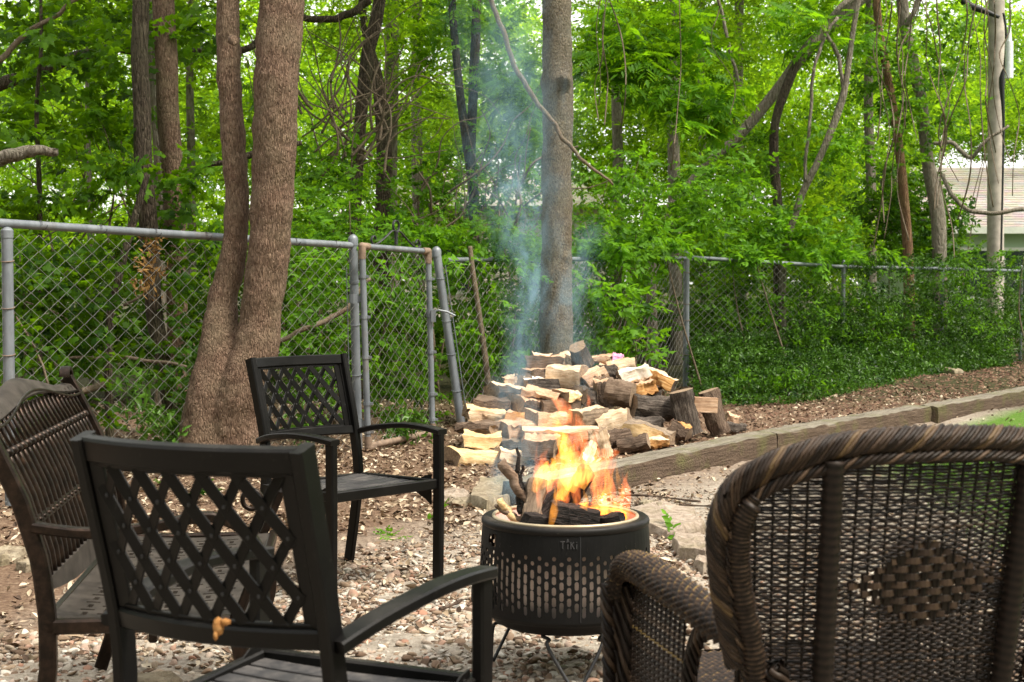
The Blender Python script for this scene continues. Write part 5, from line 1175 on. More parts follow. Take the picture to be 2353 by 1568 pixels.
for pts, lb in (([(1420, 1137, 0), (1500, 1140, 0), (1580, 1150, 0), (1610, 1152, 0)], 'long thin dark twig on the dirt right of the flames'), ([(1560, 1160, 0), (1620, 1163, 0), (1650, 1160, 0)], 'short thin twig on the dirt near the wicker chair'),
                ([(1010, 1400, 0), (1040, 1390, 0), (1062, 1378, 0)], 'chunky bark fragment on the gravel in front of the far chair')):
    path = [G(x, y, 0.025) for x, y, _ in pts]; M = MB(); M.tube([Vector(p) for p in spline(path, 12)], [0.006 + 0.002 * math.sin(i) for i in range(12)], 6)
    tag(M.build('twig', 'log_bark', None, world=True, origin=path[0]), lb, 'twig')

# ------------------------------------------------------------------ lattice back patio chairs
def lattice_chair(loc, rz, label):
    r = empty('lattice_chair', loc, rz, label, 'chair', 'black metal lattice-back patio chairs')
    K = 'chair_black'
    def bowy(x): return -0.045 * (1 - (x / 0.235) ** 2)
    def upr(z): return float(np.interp(z, [0, 0.2, 0.38, 0.5, 0.62, 0.9], [-0.30, -0.245, -0.20, -0.205, -0.225, -0.305]))
    def upx(z): return float(np.interp(z, [0, 0.38, 0.55, 0.9], [0.265, 0.24, 0.232, 0.236]))
    zs = np.linspace(0, 0.895, 16)
    for s_ in (-1, 1):
        M = MB(); M.bar([(s_ * upx(z), upr(z), z) for z in zs], 0.026, 0.046, up=(0, 1, 0)); autosmooth(M.build('rear_leg', K, r), 30)
        M = MB(); M.bar([(s_ * 0.275, 0.245, 0), (s_ * 0.275, 0.25, 0.3), (s_ * 0.275, 0.25, 0.604)], 0.028, 0.046, up=(0, 1, 0)); autosmooth(M.build('front_leg', K, r), 30)
        M = MB(); ap = spline([(s_ * 0.245, -0.225, 0.572), (s_ * 0.268, -0.12, 0.598), (s_ * 0.285, 0.03, 0.615), (s_ * 0.283, 0.16, 0.614), (s_ * 0.275, 0.274, 0.604)], 18)
        M.bar(ap, 0.046, 0.022); autosmooth(M.build('armrest', K, r), 30)
        M = MB(); pl = [(s_ * 0.2605, y, z) for y, z in ((0.225, 0.31), (0.225, 0.43), (0.19, 0.425), (0.12, 0.385), (0.12, 0.36), (0.19, 0.33))]
        M.add(pl + [(x - s_ * 0.005, y, z) for x, y, z in pl], [tuple(range(6)), tuple(range(6, 12))[::-1]] + [(i, (i + 1) % 6, 6 + (i + 1) % 6, 6 + i) for i in range(6)])
        o = M.build('gusset', K, r)
        for (y, z) in ((0.2, 0.41), (0.205, 0.335), (0.135, 0.372)):
            M = MB(); M.ball((s_ * 0.262, y, z), 0.008, 0.5, 1, 1, 8); M.build('rivet', K, o)
    xs = np.linspace(-0.225, 0.225, 15)
    def arc(z, up=0.0, crown=0.0): return [(x, upr(z) + bowy(x), z + crown * (1 - (x / 0.235) ** 2)) for x in xs]
    M = MB(); M.bar(arc(0.875), 0.024, 0.042, up=(0, -0.25, 1)); autosmooth(M.build('top_rail', K, r), 30)
    M = MB(); M.bar(arc(0.583), 0.024, 0.036, up=(0, -0.25, 1)); autosmooth(M.build('bottom_rail', K, r), 30)
    # lattice: thin inner frame and crossing flat strips
    fr = MB(); z0, z1, x0 = 0.602, 0.853, 0.205
    for z in (z0, z1): fr.bar([(x, upr(z) + bowy(x), z) for x in np.linspace(-x0, x0, 13)], 0.008, 0.012, up=(0, -0.25, 1))
    for s_ in (-1, 1):
        fr.bar([(s_ * x0, upr(z) + bowy(x0), z) for z in np.linspace(z0, z1, 5)], 0.03, 0.008, up=(0, 1, 0))
        fr.bar([(s_ * 0.222, upr(z) + bowy(0.222), z) for z in np.linspace(z0 - .01, z1 + .01, 5)], 0.014, 0.01, up=(0, 1, 0))
    autosmooth(fr.build('lattice_frame', K, r), 30)
    px = 0.069; slope = 0.069 / 0.098; hz = z1 - z0
    for s_ in (-1, 1):
        k = -8
        while k < 9:
            c = k * px + px * 0.25 * (1 if s_ > 0 else 1)
            # line x = c + s*slope*(z - z0)
            pts = []
            for z in np.linspace(z0, z1, 14):
                x = c + s_ * slope * (z - z0)
                if -x0 <= x <= x0: pts.append((x, upr(z) + bowy(x) + s_ * 0.0016, z))
            if len(pts) > 2:
                e0, e1 = pts[0], pts[-1]
                M = MB(); M.bar(pts, 0.0215, 0.0045, up=(0, -1, 0.2)); M.build('lattice_strip', K, r)
            k += 1
    rv = MB()
    for i in range(-8, 9):
        for j in range(-8, 9):
            c1 = i * px + px * .25; c2 = j * px + px * .25; z = z0 + (c2 - c1) / (2 * slope); x = (c1 + c2) / 2
            if z0 + .01 < z < z1 - .01 and abs(x) < x0 - .01:
                for q in (-1, 1): rv.ball((x, upr(z) + bowy(x) + q * 0.004, z), 0.0042, 1, 0.5, 1, 6)
    tag(rv.build('rivets', 'slat_grey', r), kind='stuff')
    for s_ in (-1, 1):
        M = MB(); M.bar([(s_ * 0.243, -0.20, 0.385), (s_ * 0.262, 0.235, 0.395)], 0.022, 0.038); autosmooth(M.build('seat_rail', K, r), 30)
    M = MB(); M.bar([(-0.262, 0.245, 0.395), (0.262, 0.245, 0.395)], 0.024, 0.04); autosmooth(M.build('seat_rail', K, r), 30)
    M = MB(); M.bar([(-0.24, -0.2, 0.385), (0.24, -0.2, 0.385)], 0.022, 0.035); autosmooth(M.build('seat_rail', K, r), 30)
    for i in range(7):
        y = -0.163 + i * 0.0615; hw = 0.236 + 0.002 * i
        M = MB(); M.bar([(x, y, 0.396 - 0.006 * (1 - (x / hw) ** 2)) for x in np.linspace(-hw, hw, 7)], 0.05, 0.009); M.build('seat_slat', 'slat_grey', r)
    return r
def place_dir(fx, fy): return math.atan2(fy, fx) - PI / 2
far_c = lattice_chair((-0.665, 5.86, 0.0), place_dir(0.72, -0.69), 'black lattice-back metal patio chair beyond, facing the fire pit from the left')
near_c = lattice_chair((-0.385, 2.60, 0.06), place_dir(0.42, 0.91), 'nearest black lattice-back metal patio chair, seen from behind')
near_c.scale = (0.90, 1.0, 1.0)
M = MB(); M.ball((0, 0, 0), 0.012, 0.8, 0.5, 1.3, 8); M.ball((0.012, -0.004, 0.008), 0.008, 1.2, 0.5, 0.8, 6); M.ball((-0.004, -0.003, -0.014), 0.007, 0.6, 0.5, 1.2, 6)
o = M.build('dead_blossom', 'split_orange', smooth=True); o.location = P(502, 1440, 2.27); tag(o, 'withered orange blossom stuck on the near chair lower back rail', 'blossom')

# ------------------------------------------------------------------ ornate cast loveseat
def loveseat():
    L = 1.16; hw = L / 2; c0 = Vector((-1.085, 3.42, 0)); c1 = Vector((-1.215, 4.57, 0)); mid = (c0 + c1) / 2
    f = Vector((c1.y - c0.y, -(c1.x - c0.x), 0)).normalized()
    r = empty('cast_metal_loveseat', mid, place_dir(f.x, f.y), 'ornate bronze cast metal loveseat with knotted spindle back at the left edge', 'bench')
    K = 'bronze'      # local: +Y forward, +X to the sitter's right; near end is +X
    def by(z): return float(np.interp(z, [0.0, 0.15, 0.30, 0.42, 0.55, 0.70, 0.85, 0.95], [-0.07, -0.02, 0.0, 0.0, -0.015, -0.06, -0.13, -0.185]))
    def crest(x): u = abs(x) / hw; return 0.89 + 0.05 * (0.5 + 0.5 * math.cos(PI * min(1, u * 1.15))) 
    for s_ in (-1, 1):
        zs = np.linspace(0, 0.91, 22); M = MB(); M.bar([(s_ * hw, by(z), z) for z in zs], 0.030, 0.040, up=(0, 1, 0)); autosmooth(M.build('rear_leg', K, r), 35)
        M = MB(); t = np.linspace(0, 3.6, 22); c = Vector((s_ * (hw - 0.005), by(0.90) + 0.0, 0.915))
        M.bar([c + Vector((-s_ * 0.0, 0, 0)) + Vector((s_ * (-0.03 + 0.033 * math.cos(a + PI) * 1.0), 0, 0.03 * math.sin(a) * (1 - 0.09 * a))) for a in t], 0.012, 0.03, up=(0, 1, 0)); autosmooth(M.build('scroll', K, r), 35)
        M = MB(); M.bar(spline([(s_ * hw, 0.43, 0.40), (s_ * hw, 0.455, 0.25), (s_ * hw, 0.425, 0.12), (s_ * hw, 0.455, 0.0)], 16), 0.034, 0.04, up=(0, 1, 0)); autosmooth(M.build('front_leg', K, r), 35)
        M = MB(); M.bar(spline([(s_ * hw, -0.03, 0.635), (s_ * (hw + .01), 0.10, 0.62), (s_ * (hw + .02), 0.25, 0.635), (s_ * (hw + .015), 0.37, 0.655), (s_ * hw, 0.45, 0.62), (s_ * hw, 0.49, 0.56), (s_ * hw, 0.46, 0.47), (s_ * hw, 0.43, 0.40)], 28), 0.036, 0.024); autosmooth(M.build('armrest', K, r), 35)
        M = MB(); a = np.linspace(0, 2 * PI, 18); M.tube([(s_ * hw, 0.40 + 0.03 * math.cos(q), 0.52 + 0.03 * math.sin(q)) for q in a], 0.008, 6); M.build('arm_scroll', K, r, smooth=True)
        M = MB(); M.bar([(s_ * hw, 0.0, 0.40), (s_ * hw, 0.42, 0.40)], 0.03, 0.035); M.build('seat_side_rail', K, r)
    xs = np.linspace(-hw, hw, 40)
    # crest rail: broad plate with a bead
    M = MB(); vs = []; n = len(xs)
    for x in xs:
        zt = crest(x); zb = 0.868 + 0.03 * (0.5 + 0.5 * math.cos(PI * min(1, abs(x) / hw)))
        for z, dy in ((zb, 0.012), (zb + 0.006, 0.018), (zt - 0.02, 0.012), (zt, 0.004), (zt + 0.004, -0.02), (zt - 0.012, -0.03), (zb, -0.012)): vs.append((x, by(z) + dy, z))
    k = 7; M.add(vs, [(i * k + j, (i + 1) * k + j, (i + 1) * k + (j + 1) % k, i * k + (j + 1) % k) for i in range(n - 1) for j in range(k)]); autosmooth(M.build('crest_rail', 'bronze_dusty', r), 40)
    M = MB(); M.tube([(x, by(crest(x) - .03) - 0.024, crest(x) - 0.028) for x in xs], 0.004, 6); M.tube([(x, by(crest(x) - .03) + 0.016, crest(x) - 0.028) for x in xs], 0.004, 6); M.build('crest_bead', K, r, smooth=True)
    N = 22
    for i in range(N):
        x = -hw + 0.04 + (L - 0.08) * i / (N - 1); g = 1
        zz = np.linspace(0.50, 0.80, 12); M = MB(); M.tube([(x, by(z), z) for z in zz], 0.0066, 6, cap=True); sp = M.build('spindle', K, r, smooth=True)
        M = MB(); M.ball((x, by(0.80), 0.80), 0.0165, 1, 1.0, 0.8, 8); M.build('knot', K, sp, smooth=True)
        M = MB()
        for q in (-1, 1): M.tube([(x + q * 0.018 * math.sin(t * PI * 0.95), by(0.80 + 0.085 * t) + q * 0.004, 0.80 + 0.085 * t) for t in np.linspace(0, 1, 9)], 0.0052, 5)
        M.build('loop', K, sp, smooth=True)
        M = MB(); M.ball((x + 0.02, by(0.635), 0.635), 0.009, 1.2, 1, 0.8, 6); M.build('bead', K, sp, smooth=True)
    for z in (0.628, 0.642):
        M = MB(); M.tube([(x, by(z), z) for x in xs], 0.0045, 6); M.build('cross_wire', K, r, smooth=True)
    M = MB(); vs = []
    for x in xs:
        zt = 0.505; zb = 0.44 + 0.045 * (abs(x) / hw) ** 2 
        for z, dy in ((zb, 0.008), (zt, 0.008), (zt, -0.01), (zb, -0.01)): vs.append((x, by(z) + dy, z))
    k = 4; M.add(vs, [(i * k + j, (i + 1) * k + j, (i + 1) * k + (j + 1) % k, i * k + (j + 1) % k) for i in range(n - 1) for j in range(k)]); autosmooth(M.build('lower_back_rail', 'bronze_dusty', r), 40)
    # seat: pierced cast plate
    nx, ny = 26, 10; M = MB(); sx0, sx1, sy0, sy1 = -hw + 0.016, hw - 0.016, 0.0, 0.46
    def zz(x, y): return 0.418 - 0.012 * math.sin(PI * (y - sy0) / (sy1 - sy0)) - 0.004 * math.sin(PI * (x - sx0) / (sx1 - sx0))
    M2 = MB()
    for s_, zoff in ((1, 0.0), (-1, -0.008)):
        for i in range(nx):
            for j in range(ny):
                xa, xb = sx0 + (sx1 - sx0) * i / nx, sx0 + (sx1 - sx0) * (i + 1) / nx; ya, yb = sy0 + (sy1 - sy0) * j / ny, sy0 + (sy1 - sy0) * (j + 1) / ny
                solid = i < 1 or i >= nx - 1 or j < 1 or j >= ny - 1
                cor = [(xa, ya), (xb, ya), (xb, yb), (xa, yb)]
                if solid: vs = [(x, y, zz(x, y) + zoff) for x, y in cor]; M.add(vs, [(0, 1, 2, 3)] if s_ > 0 else [(3, 2, 1, 0)]); continue
                cx, cy = (xa + xb) / 2, (ya + yb) / 2; a, b_ = (xb - xa) / 2, (yb - ya) / 2
                if (i + j) % 2: hole = [(cx - a * 0.78, cy - b_ * 0.28), (cx + a * 0.78, cy - b_ * 0.28), (cx + a * 0.78, cy + b_ * 0.28), (cx - a * 0.78, cy + b_ * 0.28)]
                else: hole = [(cx - a * 0.3, cy - b_ * 0.75), (cx + a * 0.3, cy - b_ * 0.75), (cx + a * 0.3, cy + b_ * 0.75), (cx - a * 0.3, cy + b_ * 0.75)]
                vs = [(x, y, zz(x, y) + zoff) for x, y in cor + hole]; fs = [(q, (q + 1) % 4, 4 + (q + 1) % 4, 4 + q) for q in range(4)]
                M.add(vs, fs if s_ > 0 else [f[::-1] for f in fs])
                if s_ > 0: hv = [(x, y, zz(x, y)) for x, y in hole] + [(x, y, zz(x, y) - 0.008) for x, y in hole]; M.add(hv, [(q, (q + 1) % 4, 4 + (q + 1) % 4, 4 + q) for q in range(4)])
    M.build('seat', 'bronze_dusty', r)
    M = MB(); M.bar([(-hw, 0.465, 0.405), (hw, 0.465, 0.405)], 0.022, 0.036); M.build('seat_front_rail', K, r)
    M = MB(); M.bar([(-hw, -0.01, 0.39), (hw, -0.01, 0.39)], 0.022, 0.05); M.build('seat_back_rail', K, r)
    M = MB(); M.bar([(-hw, 0.24, 0.37), (hw, 0.24, 0.37)], 0.02, 0.03); M.build('stretcher', K, r)
loveseat()

# ------------------------------------------------------------------ wicker armchair
def braid(name, path, rc, parent, twist, n=9, rs=0.0075, mat='wicker', seed=0, flip=1):
    """core with strands wound round it"""
    path = [Vector(p) for p in path]; g = random.Random(seed); M = MB(); M.tube(path, rc * 0.86, 12, tint=0.25, up=(0.05, 1, 0.1))
    up = Vector((0.05, 1, 0.1)); L = [0.0]
    for a, b in zip(path[:-1], path[1:]): L.append(L[-1] + (b - a).length)
    for k in range(n):
        ph = 2 * PI * k / n; pts = []
        for i, p in enumerate(path):
            t = (path[min(i + 1, len(path) - 1)] - path[max(i - 1, 0)]).normalized(); s_ = t.cross(up).normalized(); u = s_.cross(t).normalized()
            th = ph + flip * L[i] * twist; rr = rc * (0.94 + 0.10 * math.sin(3 * th + L[i] * 60 + k)); pts.append(p + s_ * math.cos(th) * rr + u * math.sin(th) * rr)
        M.tube(pts, rs, 5, cap=False, tint=min(1, max(0, g.gauss(0.5, 0.2))))
    return M.build(name, mat, parent, smooth=True, tint=True)
def dens(path, n): return [Vector(p) for p in spline(path, n)]
def wovensurf(name, fn, nu, nv, parent, amp=0.0035, mat='wicker', closed=False, nrib=2, hi=0.5):
    """fn(u,v)->(point, normal); basket-weave relief in geometry: rows along u, ribs along v"""
    vs = []; tn = []; g = np.random.default_rng(int(nu + nv)); rowt = g.normal(0.48, 0.12, nu + 1)
    for i in range(nu + 1):
        for j in range(nv + 1):
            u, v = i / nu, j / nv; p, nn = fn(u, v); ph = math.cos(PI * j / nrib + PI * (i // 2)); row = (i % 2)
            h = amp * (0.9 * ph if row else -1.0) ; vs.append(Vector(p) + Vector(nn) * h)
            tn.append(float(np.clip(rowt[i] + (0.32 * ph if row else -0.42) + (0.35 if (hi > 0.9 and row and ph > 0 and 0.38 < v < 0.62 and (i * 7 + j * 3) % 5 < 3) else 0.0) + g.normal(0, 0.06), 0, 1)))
    fs = [(i * (nv + 1) + j, (i + 1) * (nv + 1) + j, (i + 1) * (nv + 1) + j + 1, i * (nv + 1) + j + 1) for i in range(nu) for j in range(nv)]
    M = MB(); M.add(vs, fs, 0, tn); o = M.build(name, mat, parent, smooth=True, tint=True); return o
def wicker():
    cx, cy = 0.665, 2.52; fwd = Vector((-0.24, 0.97, 0)).normalized(); r = empty('wicker_armchair', (cx, cy, 0.03), place_dir(fwd.x, fwd.y), 'dark brown woven wicker armchair at the lower right, seen from behind', 'chair')
    # local: +X to the right of the photo, +Y away towards the pit; back plane near y=0 bowed towards the camera
    def back(x, z): return Vector((x, -0.075 * (1 - (x / 0.42) ** 2) - 0.16 * max(0, z - 0.42) + 0.03, z))
    half = [(0.0, 0.922), (0.15, 0.917), (0.26, 0.897), (0.335, 0.870), (0.380, 0.835), (0.398, 0.79), (0.399, 0.74), (0.388, 0.67), (0.368, 0.60), (0.35, 0.54)]
    out = [(-x, z) for x, z in half[::-1]] + half[1:]
    sp = spline(out, 150); path = [back(x, z) for x, z in sp]
    braid('back_rim', path, 0.0205, r, 44, 15, 0.0042, seed=1)
    path2 = [back(x * 0.955, z - 0.027) + Vector((0, -0.012, 0)) for x, z in sp]; braid('inner_rim', path2, 0.009, r, 70, 6, 0.0036, 'wicker_dark', seed=2)
    r.scale = (0.86, 1, 1)
    for s_ in (-1, 1):      # wrapped roll inside each wing
        pth = dens([back(s_ * x, z) + Vector((0, -0.014, 0)) for x, z in ((0.345, 0.83), (0.366, 0.78), (0.366, 0.72), (0.352, 0.65), (0.332, 0.58), (0.318, 0.50), (0.312, 0.40))], 110)
        M = MB(); M.tube(pth, [(0.020 if 5 < i < 104 else 0.012) + (0.002 if i % 2 else -0.0018) + 0.0012 * math.sin(i * 0.5) for i in range(110)], 14, up=(0.05, 1, 0.1))
        for i in range(110):
            for j in range(14): M.t[i * 14 + j] = min(1, max(0, (0.6 if i % 2 else 0.05) + random.uniform(-0.2, 0.2)))
        M.build('wing_roll', 'wicker', r, smooth=True, tint=True)
    # outline half width at height z, and height at x
    hz = sorted([(z, x) for x, z in half]); zsx = [a for a, _ in hz]; xsx = [b for _, b in hz]
    def hwid(z): return float(np.interp(z, [0.30] + zsx, [0.30] + xsx))
    def ztop(x): return float(np.interp(abs(x), [0, 0.15, 0.26, 0.335, 0.380, 0.398], [0.922, 0.917, 0.897, 0.870, 0.835, 0.79]))
    # wrapped posts
    for s_ in (-1, 1):
        pth = [back(s_ * x, z) + Vector((0, -0.012, 0)) for x, z in [(0.178 + 0.03 * t, 0.02 + 0.87 * t) for t in np.linspace(0, 1, 120)]]
        M = MB(); rr = [0.0195 + (0.002 if i % 2 else -0.0016) for i in range(len(pth))]; M.tube(pth, rr, 14, up=(0.05, 1, 0.1), tint=0.35)
        for i in range(len(pth)):
            for j in range(14): M.t[i * 14 + j] = (0.55 if i % 2 else 0.1) + random.uniform(-0.1, 0.1)
        M.build('wrapped_post', 'wicker_dark', r, smooth=True, tint=True)
    # ribs
    for i in range(25):
        xb = (-0.335 + 0.67 * i / 24); M = MB(); top = xb * 1.11
        zt = ztop(top) - 0.02; pts = []
        for t in np.linspace(0, 1, 14):
            z = 0.05 + (zt - 0.05) * t; x = xb * (0.93 + 0.18 * t); 
            if abs(x) <= hwid(z) - 0.01 or z < 0.5: pts.append(back(x, z))
        if len(pts) > 2: M.tube(pts, 0.0029, 5, cap=False, tint=0.12, up=(0.05, 1, 0.1)); M.build('rib', 'wicker_dark', r, smooth=True, tint=True)
    # weft strands with the flat checker diamond left open
    M = MB(); g = random.Random(4); z = 0.06; k = 0
    while z < 0.90:
        w_ = hwid(z) - 0.012 if z > 0.5 else 0.31; 
        if z > 0.75:
            xs_ = [x for x in np.linspace(0, 0.392, 80) if ztop(x) - 0.02 > z]; w_ = (max(xs_) if xs_ else 0)
        if w_ > 0.03:
            n = max(6, int(w_ * 2 / 0.0125)); pts = []; dz = abs(z - 0.675)
            def flush(pts):
                if len(pts) > 2: M.tube(pts, 0.00225 if k % 3 else 0.0027, 4, cap=False, tint=min(1, max(0, g.gauss(0.33, 0.15))))
            for i in range(n + 1):
                x = -w_ + 2 * w_ * i / n; half_d = 0.15 * (1 - dz / 0.075)
                if dz < 0.075 and abs(x) < half_d: flush(pts); pts = []; continue
                pts.append(back(x, z) + Vector((0, (0.0034 if (i + k) % 2 else -0.0034), g.gauss(0, 0.0004))))
            flush(pts)
        z += 0.0054; k += 1
    o = M.build('woven_back', 'wicker', r, smooth=True, tint=True); tag(o, kind='stuff')
    # diamond of flat tape checker
    for row in range(11):
        z = 0.675 + (row - 5) * 0.0135; hw_ = 0.155 * (1 - abs(row - 5) / 5.8); n = max(4, int(hw_ * 2 / 0.008)); M = MB()
        M.bar([back(-hw_ + 2 * hw_ * i / n, z) + Vector((0, 0.005 * math.cos(PI * (-hw_ + 2 * hw_ * i / n) / 0.025 + PI * row), 0)) for i in range(n + 1)], 0.0105, 0.0022, up=(0, -1, 0.1)); M.t = [0.47 + 0.05 * (row % 3)] * len(M.v)
        M.build('flat_strand', 'wicker', r, tint=True)
    for i in range(13):
        x = (i - 6) * 0.025; hh = 0.072 * (1 - abs(i - 6) / 7.0); M = MB(); M.bar([back(x, 0.675 + hh * t) for t in (-1, -0.5, 0, 0.5, 1)], 0.012, 0.002, up=(0, 1, 0.1)); M.t = [0.2] * len(M.v); M.build('upright_strand', 'wicker', r, tint=True)
    # arms: rolled woven tubes sloping up to rounded fronts
    for s_ in (-1, 1):
        ctr = spline([(s_ * 0.345, -0.03, 0.578), (s_ * 0.35, 0.07, 0.590), (s_ * 0.356, 0.20, 0.602), (s_ * 0.36, 0.34, 0.610), (s_ * 0.36, 0.46, 0.612), (s_ * 0.36, 0.53, 0.596), (s_ * 0.36, 0.562, 0.54)], 90)
        ctr = [Vector(c) for c in ctr]
        def fn(u, v, ctr=ctr):
            i = min(int(u * 89), 88); p = ctr[i] + (ctr[i + 1] - ctr[i]) * (u * 89 - i); t = (ctr[i + 1] - ctr[i]).normalized(); sd_ = t.cross(Vector((0, 0.3, 1))).normalized(); up = sd_.cross(t).normalized()
            a = -0.35 * PI + 1.7 * PI * v; nn = sd_ * math.cos(a) + up * math.sin(a); sc = 0.7 + 0.3 * min(1, u * 6)
            return p + sd_ * math.cos(a) * 0.046 * sc + up * math.sin(a) * 0.030 * sc, nn
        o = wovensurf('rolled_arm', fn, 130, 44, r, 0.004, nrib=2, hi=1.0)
        # see-through side panel below the front half of the arm
        M = MB(); g2 = random.Random(9)
        def sp_(y, z): return Vector((s_ * (0.345 + 0.010 * math.sin(PI * (z - 0.1) / 0.5)), y, z))
        for q in range(13):
            y = 0.24 + 0.30 * q / 12; M.tube([sp_(y, z) for z in (0.04, 0.2, 0.35, 0.48, 0.585)], 0.0032, 5, cap=False, tint=0.2, up=(0.05, 1, 0.1))
        q = 0; z = 0.08
        while z < 0.585:
            M.tube([sp_(0.235 + 0.31 * t / 24, z) + Vector((s_ * (0.0035 if (t + q) % 2 else -0.0035), 0, 0)) for t in range(25)], 0.0022, 4, cap=False, tint=min(1, max(0, g2.gauss(0.42, 0.15)))); z += 0.0058; q += 1
        o = M.build('side_panel', 'wicker', r, smooth=True, tint=True); tag(o, kind='stuff')
        braid('panel_edge', dens([(s_ * 0.345, 0.235, 0.04), (s_ * 0.352, 0.232, 0.30), (s_ * 0.348, 0.20, 0.50), (s_ * 0.35, 0.12, 0.575)], 50), 0.014, r, 40, 7, 0.005, 'wicker_dark', 6)
        # front post of the arm, braided on its outer edge
        pth = dens([(s_ * 0.352, 0.555, 0.02), (s_ * 0.354, 0.562, 0.3), (s_ * 0.358, 0.572, 0.56)], 60)
        braid('front_post', pth, 0.034, r, 12, 12, 0.0062, 'wicker_dark', 3)
        braid('edge_braid', [p + Vector((-0.042 * (1 if s_ < 0 else -1) * (1 if s_ < 0 else 1), -0.005, 0)) for p in pth], 0.013, r, 70, 4, 0.006, 'wicker', 5)
        def pp(u, v, s_=s_): return Vector((s_ * (0.20 + 0.13 * v) , 0.56, 0.06 + 0.50 * u)), Vector((0, -1, 0))
        pth = dens([(s_ * 0.30, 0.02, 0.0), (s_ * 0.315, 0.02, 0.30), (s_ * 0.325, 0.0, 0.54)], 40); braid('rear_leg', pth, 0.02, r, 20, 8, 0.006, 'wicker_dark', 8)
    def seat(u, v): return Vector((-0.31 + 0.62 * v, 0.0 + 0.60 * u, 0.40 + 0.02 * math.sin(PI * u) * math.sin(PI * v))), Vector((0, 0, 1))
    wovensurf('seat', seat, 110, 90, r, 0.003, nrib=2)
    def apron(u, v): return Vector((-0.31 + 0.62 * v, 0.60 + 0.02 * math.sin(PI * v), 0.40 - (0.08 + 0.14 * (2 * v - 1) ** 2) * u)), Vector((0, 1, 0))
    wovensurf('front_apron', apron, 26, 90, r, 0.003, nrib=2, mat='wicker_dark')
    # curled end of the wing where the arm meets the back
    for s_ in (-1, 1):
        pth = dens([(s_ * 0.33, -0.03, 0.50), (s_ * 0.30, -0.045, 0.47), (s_ * 0.275, -0.045, 0.50), (s_ * 0.29, -0.04, 0.54)], 30); braid('wing_curl', pth, 0.017, r, 50, 6, 0.0065, 'wicker', 11)
wicker()

